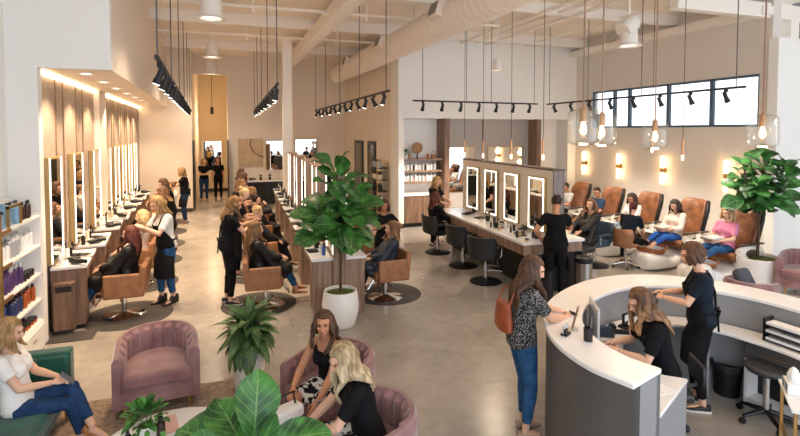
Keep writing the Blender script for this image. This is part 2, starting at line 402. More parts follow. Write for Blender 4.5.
# track lights
def track(label, pts, z, nheads, every, aim, cords, e=105, name='track_light', col='#ffdcb6'):
    a, b = V(pts[0]+(z,)), V(pts[1]+(z,)); d = b-a; L = d.length; u = d.normalized()
    t = thing(name, label, 'track light', a)
    q = Matrix.Translation((0, 0, 0)) @ u.to_track_quat('X', 'Z').to_matrix().to_4x4()
    mb = MB(); mb.M = q; mb.box(0, -.02, -.02, L, .02, .02); mb.build('rail', BLACKM, t, bevel=.004)
    for i in range(nheads):
        c = u*(L*(i+.5)/nheads); td = (V(aim(a+c, i))-(a+c)).normalized()
        hb = MB(); hb.tube([c+V((0, 0, -.02)), c+V((0, 0, -.12))], .014, 8); hb.cbox(c+V((0, 0, -.04)), (.05, .05, .05))
        p = c+V((0, 0, -.15)); hb.tube([p-td*.1, p-td*.09, p+td*.02, p+td*.06, p+td*.1], [.02, .034, .036, .047, .049], 12)
        h = hb.build('spot_head', BLACKM, t)
        MB().tube([p+td*.09, p+td*.104], .036, 12).build('lens', LENS, h)
        if i % every == 0: light('SPOT', a+p+td*.13, e, col, .06, 62, a+p+td*3, .7)
    for k in cords:
        c = u*(L*k)
        MB().tube([c+V((0, 0, .02)), c+V((0, 0, H-z))], .009, 6).build('suspension_rod', mat('rod_grey', '#5a5856', .5), t)
track('black track light hanging over the left row of mirrors', ((LX(5.6, -.72), 5.6), (LX(18.2, -.72), 18.2)), 3.6, 16, 2, lambda p, i: (p.x-1.1, p.y+.3, .8), (.01, .2, .4, .6, .8, .99))
track('black track light hanging over the left side of the middle stations', ((.8, 8.15), (1.0, 18.5)), 3.6, 14, 2, lambda p, i: (p.x+(.8 if i % 2 else -.6), p.y+.4, .6), (.01, .25, .5, .75, .99))
track('black track light hanging over the right side of the middle stations', ((2.9, 8.9), (3.15, 18.5)), 3.6, 13, 2, lambda p, i: (p.x+(1.5 if i % 2 else -.7), p.y+.3, 1.0), (.02, .25, .5, .75, .98))
track('black track light across the room in front of the shelf alcove', ((4.4, 11.6), (8.25, 11.95)), 3.6, 7, 1, lambda p, i: (p.x+.1, p.y+1.6, .8), (.07, .4, .6, .97), 125, col='#fff0df')
track('black track light running alongside the high windows', ((8.6, 12.), (8.35, 6.1)), 3.6, 8, 1, lambda p, i: (p.x+1.5, p.y-.2, .6), (.02, .3, .6, .97), 100, col='#fff0df')
# right-hand glass jar pendants above the reception desk
for (x, y, z), lb in (((3.18, 3.87, 2.72), 'clear glass jar pendant lamp nearest the makeup island mirrors'), ((3.79, 4.32, 2.69), 'clear glass jar pendant lamp just behind another at the window corner'), ((4.95, 4.73, 2.63), 'clear glass jar pendant lamp between two wall sconces'), ((5.27, 3.66, 2.68), 'clear glass jar pendant lamp in front of the tall fig tree')):
    t = thing('glass_pendant', lb, 'pendant lamp', (x, y, z))
    MB().lathe([(.05, .30), (.1, .29), (.118, .26), (.12, .05), (.11, .01), (.08, 0), (.075, .006), (.105, .015), (.114, .05), (.113, .255), (.095, .283), (.05, .293)], n=28).build('jar', GLASS, t).scale = (1.22, 1.22, 1.15)
    MB().lathe([(0, .37), (.012, .36), (.03, .33), (.032, .22), (.02, .215), (0, .21)], n=16).build('socket', mat('copper', '#a98668', .4, .5), t)
    MB().lathe([(0, .095), (.017, .1), (.03, .125), (.028, .16), (.016, .2), (.014, .22), (0, .22)], n=16).build('bulb', BULB, t)
    MB().tube([(0, 0, .36), (0, 0, H-z)], .008, 6).build('cord', mat('cord_copper', '#8a6a56', .5), t)
    light('POINT', (x, y, z-.06), 12, '#ffcf98', .05)
# slim tube pendants over the island
for (x, y, z), lb in (((5.72, 11.4, 2.2), 'slim brass tube pendant farthest along the makeup island'), ((5.7, 10.4, 2.22), 'second slim brass tube pendant from the shelf end of the island'), ((5.68, 9.15, 2.26), 'slim brass tube pendant above the middle of the makeup island'), ((5.66, 8.0, 2.3), 'slim brass tube pendant above the end post of the makeup island'), ((8.3, 8.0, 2.4), 'slim brass tube pendant beside the window sconces'), ((8.05, 7.05, 2.3), 'slim brass tube pendant hanging behind the middle glass jar lamp')):
    t = thing('tube_pendant', lb, 'pendant lamp', (x, y, z))
    MB().lathe([(0, .4), (.02, .4), (.024, .38), (.024, .1), (0, .1)], n=14).build('tube', mat('pale_copper', '#c79a72', .35, .6), t)
    MB().lathe([(0, .1), (.022, .1), (.022, .02), (.012, 0), (0, 0)], n=14).build('glow_tip', mat('tip_glow', '#ffffff', .5, emit='#ffd9a8', estr=2.5), t)
    MB().tube([(0, 0, .4), (0, 0, H-z)], .006, 6).build('cord', BLACK, t)
t = thing('spot_pendant', 'small black spot pendant hanging in the corridor mouth', 'pendant lamp', (-.5, 22.4, 3.55))
MB().lathe([(0, .3), (.06, .3), (.07, .0), (.06, 0), (.055, .05), (0, .05)], n=16).build('shade', BLACKM, t); MB().lathe([(0, .045), (.054, .045), (.054, .03), (0, .03)], n=14).build('lens', LENS, t); MB().tube([(0, 0, .3), (0, 0, H-3.55)], .01, 6).build('cord', BLACK, t)
light('POINT', (-.5, 22.4, 3.4), 35, '#ffdcae', .08); light('SPOT', (-.5, 22.4, 3.5), 45, '#ffdcae', .06, 120, (-.5, 23, 0))
# wall sconces
for y, lb in ((13.15, 'lit brass wall sconce above the row of pedicure chairs, beside the alcove corner'), (11.6, 'lit brass wall sconce above the man in navy'), (10.0, 'lit brass wall sconce above the woman in pale pink and white tops'), (8.2, 'lit brass wall sconce half behind the tall fig tree')):
    x = RX(y)
    t = thing('wall_sconce', lb, 'wall lamp', (x, y, 1.83))
    MB().lathe([(.035, -.36), (.045, -.35), (.045, -.05), (0, -.05), (0, .05), (.045, .05), (.045, .35), (.035, .36)], c=(-.1, 0, 0), n=18).build('glass_tube', SCONCEG, t)
    MB().lathe([(.05, -.06), (.055, -.05), (.055, .05), (.05, .06)], c=(-.1, 0, 0), n=18).build('collar', GOLD, t)
    MB().cbox((-.03, 0, 0), (.06, .1, .12)).build('backplate', GOLD, t, bevel=.008)
    for dz in (.45, -.45): light('POINT', (x-.14, y, 1.83+dz*.4), 4, '#ffcb90', .06)
# world daylight
w = bpy.data.worlds.new('daylight'); scene.world = w; w.use_nodes = True
bg = w.node_tree.nodes['Background']; bg.inputs['Color'].default_value = lin('#e4edfa'); bg.inputs['Strength'].default_value = 1.9
# camera
cd = bpy.data.cameras.new('camera'); cam = bpy.data.objects.new('camera', cd); COL.objects.link(cam); scene.camera = cam
cd.sensor_width = 36; cd.lens = 500/800*36; cd.shift_y = -67/800; cd.clip_end = 100; cd.clip_start = .05
yaw = math.atan(175/500); tl = radians(2.3)
Fv = V((sin(yaw)*cos(tl), cos(yaw)*cos(tl), -sin(tl)))
cam.location = (0, 0, 2.85); cam.rotation_euler = Fv.to_track_quat('-Z', 'Y').to_euler()
scene.view_settings.view_transform = 'Standard'; scene.view_settings.look = 'None'; scene.view_settings.gamma = 1; scene.view_settings.exposure = .7
# ------------------------------------------------------------------ stations
def bottle_mb(kind, h, r):
    b = MB(); c = MB()
    if kind == 'pump':
        b.lathe([(0, 0), (r*.95, 0), (r, .01), (r, h*.62), (r*.8, h*.7), (r*.4, h*.74), (0, h*.74)], n=14)
        c.lathe([(0, h*.74), (r*.45, h*.74), (r*.45, h*.82), (.006, h*.83), (.006, h*.93), (0, h*.93)], n=10); c.cbox((r*.4, 0, h*.955), (r*1.6, .014, h*.05))
    elif kind == 'tube':
        b.lathe([(0, 0), (r*.9, 0), (r, h*.2), (r, h*.25), (r*.95, h), (0, h)], n=14, sy=.55)
        c.lathe([(0, -.0), (r*.92, .0), (r*.98, h*.19), (0, h*.19)], n=14, sy=.58)
    elif kind == 'jar':
        b.lathe([(0, 0), (r, 0), (r*1.02, h*.65), (0, h*.65)], n=16); c.lathe([(0, h*.65), (r*1.06, h*.65), (r*1.06, h), (0, h)], n=16)
    elif kind == 'spray':
        b.lathe([(0, 0), (r*.95, 0), (r, .01), (r, h*.74), (r*.7, h*.8), (0, h*.8)], n=14); c.lathe([(0, h*.8), (r*.72, h*.8), (r*.66, h*.98), (r*.4, h), (0, h)], n=12)
    else:
        b.lathe([(0, 0), (r*.95, 0), (r, .008), (r, h*.72), (r*.9, h*.77), (r*.42, h*.82), (0, h*.82)], n=14); c.lathe([(0, h*.82), (r*.5, h*.82), (r*.5, h), (0, h)], n=10)
    return b, c
def bottle(kind, h, r, bm_, cm, label, group=None, loc=(0, 0, 0), rz=0., name='bottle'):
    b, c = bottle_mb(kind, h, r)
    t = thing(name, label, 'bottle', loc, rz, group); b.build('bottle_body', bm_, t, angle=50); c.build('cap', cm, t, angle=50)
    return t
def pm(name, col, rough=.35): return mat(name, col, rough)
WB = pm('bottle_white', '#f0efec'); BLU = pm('bottle_powder_blue', '#8fb4cf'); DBL = pm('bottle_navy', '#2b3560'); PUR = pm('bottle_purple', '#4b2e63'); COB = pm('bottle_cobalt', '#25549a'); AMB = pm('bottle_amber', '#a34f22'); DKB = pm('bottle_dark_brown', '#3a2621'); CRM = pm('bottle_cream', '#dccfb6'); BLK = pm('bottle_black', '#1d1c1f'); ROSE = pm('bottle_rose', '#d3a39a'); GRY = pm('bottle_grey', '#a9abb0'); CAPG = pm('cap_grey', '#77787d'); CAPS = pm('cap_silver', '#c8c8c8', .25)

PROTO = {}
def clutter(kind, label, group, loc, rz=0., z=0):
    """small tools standing on a worktop; the first of a kind is built, the rest copied"""
    if kind in PROTO: return dup(PROTO[kind], loc, rz, label, group)
    if kind == 'dryer':
        t = thing('hair_dryer', label, 'hair dryer', loc, rz, group)
        M0 = MB().tube([(-.1, 0, .05), (-.06, 0, .05), (.05, 0, .05), (.13, 0, .05)], [.03, .045, .042, .028], 14, ); M0.build('barrel', BLACK, t)
        MB().tube([(-.02, .0, .045), (-.04, .09, .03), (-.05, .15, .025)], [.022, .018, .016], 10).build('handle', BLACK, t)
        MB().tube([(.13, 0, .05), (.17, 0, .05)], [.026, .03], 12).build('nozzle', BLACKM, t)
    elif kind == 'tray':
        t = thing('tool_tray', label, 'tray', loc, rz, group)
        MB().box(-.13, -.09, 0, .13, .09, .012).build('tray_base', BLACK, t, bevel=.004)
        for k in range(4): MB().tube([(-.1+.05*k, -.07, .02), (-.09+.05*k, .07, .022)], [.011, .006], 8).build('comb', CAPG if k % 2 else BLACKM, t)
    elif kind == 'holder':
        t = thing('brush_holder', label, 'brush holder', loc, rz, group)
        MB().lathe([(0, 0), (.045, 0), (.05, .1), (.044, .1), (.04, .01), (0, .01)], n=16).build('cup', BLACK, t)
        for k in range(5):
            a = k*1.26; p = V((.025*cos(a), .025*sin(a), .02)); q = V((.05*cos(a), .05*sin(a), .2+.02*(k % 3)))
            MB().tube([p, p.lerp(q, .65), p.lerp(q, .7), q], [.006, .006, .016, .014], 8).build('brush', [BLACKM, WOODD, CAPG, BLACKM, GOLDP][k], t)
    elif kind == 'iron':
        t = thing('curling_iron', label, 'curling iron', loc, rz, group)
        MB().tube([(-.14, 0, .03), (0, 0, .03), (.02, 0, .03)], [.02, .022, .016], 10).build('handle', BLACK, t)
        MB().tube([(.02, 0, .03), (.18, 0, .03)], .013, 10).build('barrel', STEEL, t)
        MB().tube([(-.14, 0, .03), (-.2, .05, .008), (-.15, .12, .006), (-.05, .14, .006)], .005, 6).build('cable', BLACK, t)
    elif kind == 'box':
        t = thing('product_box', label, 'box', loc, rz, group)
        MB().box(-.05, -.04, 0, .05, .04, .14).build('carton', WB, t, bevel=.004); MB().box(-.04, .0405, .03, .04, .042, .1).build('carton_label', ROSE, t)
    PROTO[kind] = t
    return t
dw = dict()
def station_left(i, y):
    LN = min(1.3, (ysl+[18.1])[i+1]-y-.04)
    x = LX(y, -2.355)
    which = ['closest to the retail shelf', 'second from the retail shelf', 'third from the retail shelf', 'just past the white pilaster', 'fifth from the retail shelf', 'sixth from the retail shelf', 'second from the far end wall', 'touching the far end wall'][i]
    t = thing('styling_station', 'walnut styling station with white top on the left wall, '+which, 'styling station', (x+.035, y, 0), RL+.07, None)
    MB().box(0, .12, .88, .45, LN-.06, .925).build('worktop', QUARTZ, t, bevel=.006)
    MB().box(.0, .14, .06, .42, .5, .88).build('cabinet', WOOD, t, bevel=.004)
    MB().box(.421, .16, .68, .434, .48, .86).build('drawer', WOOD, t, bevel=.003)
    MB().box(.0, .5, .76, .42, LN-.08, .88).build('drawer', WOOD, t, bevel=.004)
    MB().box(.0, LN-.11, .0, .42, LN-.08, .76).build('side_panel', WOOD, t, bevel=.003)
    MB().box(.02, .16, .0, .4, .48, .06).build('plinth', BLACKM, t)
    if i == 0:
        MB().box(.05, -.02, .06, .3, .14, .72).build('waste_bin_box', WOOD, t, bevel=.004); MB().box(.08, -.023, .6, .27, .1, .68).build('bin_slot', BLACK, t)
    # the mirror
    m = thing('styling_mirror', 'tall lit brass mirror on the left wall, '+which, 'mirror', (x, y+.02, 0), RL)
    MB().box(0, -.02, .99, .08, .62, 2.48).build('frame', GOLDP, m, bevel=.004)
    MB().box(.08, 0.02, 1.03, .084, .58, 2.45).build('mirror_glass', MIRROR, m, smooth=False)
    for a, b_ in ((-.005, .02), (.58, .605)): MB().box(.08, a, 1.0, .09, b_, 2.47).build('light_strip', LED, m, smooth=False)
ysl = [8.05, 9.45, 11.0, 12.25, 13.45, 14.6, 15.75, 16.9]
for i, y in enumerate(ysl): station_left(i, y)
random.seed(3)
WHICH = ['first', 'second', 'third', 'fourth', 'fifth', 'sixth', 'seventh', 'eighth']
for i, y in enumerate(ysl):
    for k, (kind, fx, fy) in enumerate((('dryer', .3, .25), ('holder', .12, .9), ('tray', .27, .85), ('iron', .3, .55))):
        if i > 5 and k > 1: continue
        yy = y+fy; xx = LX(y, -2.355)+.035+fx-.106*fy
        clutter(kind, {'dryer': 'black hair dryer lying on the %s left-wall station counter', 'holder': 'cup of brushes on the %s left-wall station counter', 'tray': 'black tray of combs on the %s left-wall station counter', 'iron': 'curling iron lying on the %s left-wall station counter'}[kind] % WHICH[i], 'tools on the left stations', (xx, yy, .926), random.uniform(-1, 1))
    for k in range(3 if i < 4 else 2):
        fy = [.72, 1.0, .22][k]; yy = y+fy; xx = LX(y, -2.355)+.16-.106*fy
        bottle(['pump', 'spray', 'cyl'][(i+k) % 3], [.2, .17, .22][k], .03, [WB, CRM, WB, BLK][(i+k) % 4], [CAPG, BLK, CAPS][k], '%s bottle on the %s left-wall station counter' % (['slim', 'upright', 'small'][k], WHICH[i]), 'bottles on the left stations', (xx, yy, .926), random.uniform(0, 6))
# middle double stations
def station_mid(i, y):
    x = MX(y, 1.64)
    w = ['nearest the white planter', 'second from the white planter', 'third from the white planter', 'fourth from the white planter', 'fifth from the white planter', 'farthest down the row'][i]
    t = thing('double_station', 'double-sided walnut styling station with white tops, '+w, 'styling station', (x, y, 0), RM)
    for s, nm in ((-1, 'l'), (1, 'r')):
        a, b_ = sorted((s*.1, s*.43))
        MB().box(a, 0, .86, b_, 1.2, .905).build('worktop', QUARTZ, t, bevel=.006)
        a, b_ = sorted((s*.1, s*.4))
        MB().box(a, .01, .0, b_, .04, .86).build('end_panel', WOODL, t, bevel=.003)
        MB().box(a, .04, .06, b_, .42, .86).build('cabinet', WOODL, t, bevel=.004)
        MB().box(a, .42, .74, b_, 1.18, .86).build('drawer', WOODL, t, bevel=.004)
        a, b_ = sorted((s*.4, s*.413))
        MB().box(a, .06, .66, b_, .4, .84).build('drawer', WOODL, t, bevel=.003)
    MB().box(-.1, -.02, 0, .1, 1.2, .9).build('spine', WOODL, t, bevel=.004)
    m = MB().box(-.1, -.02, .9, .1, .62, 2.2).build('divider', WOODL, t, bevel=.004)
    MB().box(-.14, -.05, 2.2, .14, .65, 2.225).build('divider_cap', mat('maple_cap', '#c9ab8c', .5), t, bevel=.003)
    for s in (-1, 1):
        a, b_ = sorted((s*.1, s*.104)); c, d = sorted((s*.1, s*.112))
        MB().box(a, .06, .98, b_, .54, 2.15).build('mirror_glass', MIRROR, t, smooth=False)
        for q in (.0, .578): MB().box(c, q, .96, d, q+.022, 2.18).build('light_strip', LED, t, smooth=False)
ysm = [7.5, 9.2, 10.95, 12.7, 14.4, 16.1]
for i, y in enumerate(ysm): station_mid(i, y)
for i, y in enumerate(ysm):
    for k, (kind, fx, fy) in enumerate((('holder', -.2, .75), ('tray', -.3, .55), ('dryer', -.28, 1.0), ('iron', .3, .8), ('holder', .22, .5))):
        if i > 3 and k > 2: continue
        yy = y+fy
        clutter(kind, {'dryer': 'black hair dryer on the %s middle double station', 'holder': 'cup of brushes on the %s middle double station', 'tray': 'black comb tray on the %s middle double station', 'iron': 'curling iron on the right top of the %s middle station'}[kind] % WHICH[i], 'tools on the middle stations', (MX(yy, 1.6)+fx, yy, .906), random.uniform(-2, 2))
    for k in range(3):
        yy = y+[.22, .35, .95][k]; 
        bottle(['spray', 'cyl', 'pump'][k], [.2, .17, .2][k], .028, [COB if i == 0 else BLK, WB, CRM][k], [BLK, CAPG, BLK][k], '%s bottle on the %s middle double station' % (['blue' if i == 0 else 'black', 'white', 'cream'][k], WHICH[i]), 'bottles on the middle stations', (MX(yy, 1.6)+[-.17, -.2, -.18][k], yy, .906))
bx = thing('product_box', 'white product boxes tray on the right top of the nearest middle station', 'box', (1.83, 7.75, .906), .1)
MB().box(-.1, -.06, 0, .1, .06, .05).build('carton', WB, bx, bevel=.004); MB().box(-.08, -.05, .05, .06, .05, .11).build('carton_lid', CRM, bx, bevel=.004)
# ------------------------------------------------------------------ floor mats
def floor_disc(x, y, r, label, group, rz=0.):
    t = MB().lathe([(0, 0), (r, 0), (r, .008), (r-.02, .014), (0, .014)], n=48).build('anti_fatigue_mat', RUBBER, loc=(x, y, .0))
    return tag(t, label, 'floor mat', group)
for i, y in enumerate((8.6, 10.32, 12.05, 13.75, 15.4, 17.0)):
    floor_disc(LX(y, -1.42), y, .64, 'round dark mat under the %s chair of the left row from the lounge' % WHICH[i], 'round mats along the left row')
for i, y in enumerate((8.45, 10.2, 11.95, 13.65, 15.25, 16.7)):
    floor_disc(MX(y, .47), y, .6, 'round dark mat on the aisle side of the %s middle station' % WHICH[i], 'round mats along the middle row')
for i, y in enumerate((8.25, 9.95, 11.7)):
    floor_disc(MX(y, 2.62), y, .6, 'round dark mat on the far side of the %s middle station' % WHICH[i], 'round mats behind the middle row')
tag(MB().box(-2.3, 7.75, 0, -1.75, 8.1, .012).build('floor_mat', RUBBER), 'dark rectangular mat in front of the first walnut station', 'floor mat')
# ------------------------------------------------------------------ chairs
def salon_chair(leather, label, group, name='salon_chair', style='box'):
    t = thing(name, label, 'salon chair', (0, 0, 0), 0, group)
    MB().lathe([(0, .0), (.3, 0), (.3, .012), (.26, .03), (.08, .055), (.045, .07), (0, .07)], n=32).build('base_disc', CHROME if style == 'box' else BLACKM, t)
    MB().lathe([(.04, .06), (.04, .3), (.028, .3), (.028, .36 if style == 'box' else .44), (0, .36)], n=16).build('column', CHROME, t)
    MB().tube([(0, .03, .2), (.03, .05, .2), (.22, .1, .22), (.3, .1, .2)], [.01, .01, .009, .014], 8).build('pump_lever', CHROME, t)
    MB().box(-.25, -.22, .35 if style == 'box' else .43, .25, .27, .5 if style == 'box' else .56).build('seat', leather, t, bevel=.035, seg=3)
    if style == 'box':
        for s in (-1, 1):
            a, b_ = sorted((s*.25, s*.32)); MB().box(a, -.27, .34, b_, .23, .7).build('armrest', leather, t, bevel=.03, seg=3)
        M = Matrix.Translation((0, -.27, .36)) @ Matrix.Rotation(radians(5), 4, 'X')
        mb = MB(); mb.M = M; mb.box(-.315, -.05, -.02, .315, .04, .45); mb.build('backrest', leather, t, bevel=.03, seg=3)
    else:
        R = []
        for z, off in ((.5, 0), (.6, .01), (.8, .03), (.88, .045), (.9, .05)):
            o = []; n = 13
            hw = .27+off*.6; 
            for k in range(n):
                a = pi+pi*k/(n-1); o.append((hw*cos(a), -.18+(.16+off)*sin(a)*1., z-(.12 if z > .7 and k in (0, n-1) else 0)))
            for k in reversed(range(n)):
                a = pi+pi*k/(n-1); o.append(((hw-.045)*cos(a), -.18+(.115+off)*sin(a)*1., z-(.12 if z > .7 and k in (0, n-1) else 0)))
            R.append(o)
        MB().rings(R).build('backrest', leather, t, bevel=.012)
        for s in (-1, 1):
            MB().tube([(s*.27, -.2, .68), (s*.29, -.02, .7), (s*.29, .2, .68)], [.026, .03, .024], 10).build('armrest', leather, t)
            MB().tube([(s*.285, .12, .68), (s*.27, .1, .5), (s*.2, .08, .46)], .014, 8).build('arm_bracket', CHROME, t)
    mb = MB(); mb.tube([(-.14, .2, .44), (-.14, .36, .22), (.14, .36, .22), (.14, .2, .44)], .012, 8); mb.build('footrest', CHROME, t)
    return t
tan0 = salon_chair(TAN, '', 'tan salon chairs')
first = [True]
def put_tan(x, y, face, label):
    global tan0
    if first[0]: first[0] = False; tan0.location = (x, y, 0.014); tan0.rotation_euler = (0, 0, radians(face-90)); tan0['label'] = label; return tan0
    return dup(tan0, (x, y, .014), radians(face-90), label)
LCH = [(8.6, -1.47), (10.25, -1.5), (12.0, -1.55), (13.7, -1.55), (15.5, -1.5), (16.9, -1.5)]
for i, (y, x) in enumerate(LCH):
    put_tan(LX(y, x), y, 180, 'tan leather salon chair on chrome disc base facing the left mirrors, %s from the lounge' % WHICH[i])
MCH = [(8.3, .57), (10.1, .6), (11.9, .6), (13.6, .6), (15.2, .6)]
for i, (y, x) in enumerate(MCH):
    put_tan(MX(y, x), y, -2 if i == 0 else 8, 'tan leather salon chair on the aisle side of the %s middle station' % WHICH[i])
put_tan(2.55, 8.05, 184, 'tan leather salon chair under the curly haired client in a black cape')
put_tan(2.45, 9.6, 178, 'tan leather salon chair right behind the white planter fig tree')
put_tan(2.5, 11.3, 178, 'tan leather salon chair at the back of the middle row, far side')
# ------------------------------------------------------------------ retail shelf
t = thing('retail_shelf', 'tall white retail shelf with brass frame full of hair products', 'shelf', (-2.62, 6.1, 0))
ZB = [.38, .66, 1.0, 1.37, 1.75]
MB().box(0, 0, 0, .33, 1.62, .36).build('base_cabinet', WHITEP, t, bevel=.004)
for k in range(2):
    d = MB().box(.331, .03+.8*k, .05, .345, .79+.8*k, .33).build('drawer', WHITEP, t, bevel=.003)
    MB().cbox((.35, .41+.8*k, .22), (.012, .1, .012)).build('drawer_handle', GOLD, d)
MB().box(0, 0, .36, .02, 1.62, 2.0).build('back_panel', WHITEP, t)
MB().box(0, 1.6, .36, .32, 1.63, 1.78).build('side_panel', WHITEP, t)
for z in ZB: MB().box(0, 0, z-.03, .32, 1.62, z).build('shelf_board', WHITEP, t, bevel=.003)
for y, top in ((.3, 1.95),):
    mb = MB(); mb.box(.325, y-.018, .36, .355, y+.018, top); mb.build('brass_post', GOLD, t)
for z in ZB[1:]: MB().box(.322, .0, z-.035, .34, .62, z+.005).build('brass_edge', GOLD, t)
mb = MB(); mb.box(.29, .62, 1.97, .315, 1.02, 2.0); mb.box(.29, .62, 1.75, .315, .65, 2.0); mb.box(.29, .99, 1.75, .315, 1.02, 2.0); mb.build('brass_rail', GOLD, t)
rows = [(0, [(WB, CAPS, 'pump', .2, .033), (COB, BLK, 'cyl', .2, .03), (DKB, BLK, 'jar', .08, .045), (AMB, BLK, 'jar', .07, .05)], 'on the lowest board of the retail shelf'),
        (1, [(WB, WB, 'pump', .24, .034), (COB, BLK, 'tube', .2, .04), (DBL, BLK, 'cyl', .22, .03), (AMB, DKB, 'cyl', .22, .032)], 'on the second board up of the retail shelf'),
        (2, [(DBL, CAPS, 'cyl', .2, .032), (PUR, PUR, 'spray', .24, .03), (PUR, CAPS, 'cyl', .25, .032), (DKB, BLK, 'jar', .08, .04)], 'on the middle board of the retail shelf'),
        (3, [(WB, CAPG, 'tube', .2, .04), (WB, CAPG, 'pump', .24, .032), (GRY, WB, 'spray', .22, .03), (WB, CAPS, 'cyl', .22, .032)], 'on the fourth board up of the retail shelf'),
        (4, [(BLU, BLK, 'tube', .22, .045), (BLU, DKB, 'spray', .2, .045), (BLU, BLU, 'tube', .24, .045), (DKB, BLK, 'cyl', .22, .032)], 'on the top board of the retail shelf')]
CN = {id(WB): 'white', id(COB): 'cobalt blue', id(DKB): 'dark brown', id(AMB): 'amber', id(DBL): 'navy', id(PUR): 'purple', id(GRY): 'grey', id(BLU): 'powder blue'}
KN = {'pump': 'pump bottle', 'cyl': 'slim bottle', 'jar': 'low jar', 'tube': 'flat bottle', 'spray': 'round bottle'}
for (bi, kinds, where) in rows:
    n = 16; pr_ = {}
    for k in range(n):
        for d in range(2):
            q = kinds[min(3, int(k/n*4))]; y = 6.16+k*.094+random.uniform(-.012, .012); x = -2.62+(.24 if d == 0 else .11)+random.uniform(-.015, .015)
            lb = '%s %s %s' % (CN[id(q[0])], KN[q[2]], where); gp = '%s %ss %s' % (CN[id(q[0])], KN[q[2]], where)
            if q[4] > .035 and k % 2 and q[2] != 'jar': continue
            key = id(q)
            if key in pr_: dup(pr_[key], (x, y, ZB[bi]), random.uniform(-.3, .3))
            else: pr_[key] = bottle(q[2], q[3], q[4], q[0], q[1], lb, gp, (x, y, ZB[bi]))
# ------------------------------------------------------------------ alcove shelves
SX0, SX1 = 4.94, 6.17
t = thing('alcove_cabinet', 'walnut base cabinet with white top below the alcove shelves', 'cabinet', (SX0, 13.72, 0))
MB().box(0, .03, .1, 1.18, .54, .93).build('carcass', WOODD, t)
MB().box(-.01, 0, .93, 1.19, .55, .99).build('worktop', QUARTZ, t, bevel=.004)
for k in range(2): MB().box(.02+.58*k, .008, .13, .58+.58*k, .03, .9).build('door', WOOD, t, bevel=.003)
MB().box(0, .06, 0, 1.18, .5, .1).build('plinth', BLACKM, t)
for z, w in ((1.34, 'lower'), (1.67, 'middle'), (2.02, 'upper')):
    tag(MB().box(SX0-.01, 13.82, z-.05, SX1+.02, 14.27, z).build('wall_shelf', WOODL, bevel=.004), '%s floating walnut shelf in the white alcove' % w, 'shelf')
for z, w, n in ((1.34, 'lower', 17), (1.67, 'middle', 18)):
    x = SX0+.06; pr_ = {}
    for k in range(n):
        cm_, kd = [(WB, 'spray'), (WB, 'cyl'), (WB, 'spray'), (GRY, 'spray'), (WB, 'cyl'), (ROSE if z < 1.5 else BLK, 'cyl')][k % 6]
        h = [.22, .2, .21, .23, .19, .17][k % 6]
        key = k % 6; loc = (x, 13.95+.03*(k % 2), z)
        lb = '%s bottle lined up on the %s alcove shelf' % ({id(WB): 'white', id(GRY): 'grey', id(ROSE): 'rose', id(BLK): 'black'}[id(cm_)], w)
        if key in pr_: dup(pr_[key], loc)
        else: pr_[key] = bottle(kd, h, .028, cm_, [WB, CAPG, ROSE, BLK, WB, BLK][key], lb, lb.replace('bottle', 'bottles'), loc)
        x += .063
t = thing('disc_ornament', 'round rattan disc ornament on a black stand, upper alcove shelf', 'ornament', (5.45, 14.0, 2.02))
MB().tube([(0, -.02, .32), (0, .02, .32)], [.17, .17], 28).build('disc', mat('rattan', '#b58b68', .8, col2='#8d6647', nscale=30), t); MB().lathe([(0, 0), (.06, 0), (.06, .02), (.02, .03), (.02, .17), (0, .17)], n=14).build('stand', BLACK, t)
bottle('jar', .16, .05, GOLDP, GOLD, 'small brass jar beside the disc ornament on the alcove shelf', None, (5.2, 13.98, 2.02), name='brass_jar')
bottle('cyl', .16, .04, AMB, GOLD, 'small amber vase at the pillar end of the upper alcove shelf', None, (5.78, 13.98, 2.02), name='vase')
t = thing('woven_basket', 'small round woven basket at the end of the upper alcove shelf', 'basket', (5.98, 14.0, 2.02)); MB().lathe([(0, 0), (.07, 0), (.09, .06), (.075, .12), (.065, .12), (.07, .02), (0, .02)], n=18).build('bowl', mat('rattan'  , '#b58b68'), t); MB().tube([(-.06, 0, .11), (-.05, 0, .19), (0, 0, .22), (.05, 0, .19), (.06, 0, .11)], .008, 6).build('handle', WOODL, t)
# alcove pillars, panels and mirrors
struct(MB().box(6.2, 13.66, 0, 6.36, 14.28, 3.22), 'trim_6', WOOD)
struct(MB().box(9.46, 13.72, 0, 9.62, 14.28, 3.22), 'trim_7', WOOD)
struct(MB().box(6.36, 14.2, 0, 9.46, 14.28, 3.22), 'wall_alcove_panel', PANEL)
struct(MB().box(7.75, 14.17, 0, 7.79, 14.2, 3.22), 'trim_8', WOODL)
for x0, x1, lb in ((6.42, 7.42, 'large frameless mirror on the woven alcove panel, next to the shelves'), (7.95, 9.2, 'large frameless mirror on the woven alcove panel, beside the far wood pillar')):
    t = thing('wall_mirror', lb, 'mirror', (x0, 14.19, .95)); MB().box(0, -.03, 0, x1-x0, -.01, 1.38).build('mirror_glass', MIRROR, t, smooth=False); MB().box(-.02, -.012, -.02, x1-x0+.02, .0, 1.4).build('frame', GOLD, t)
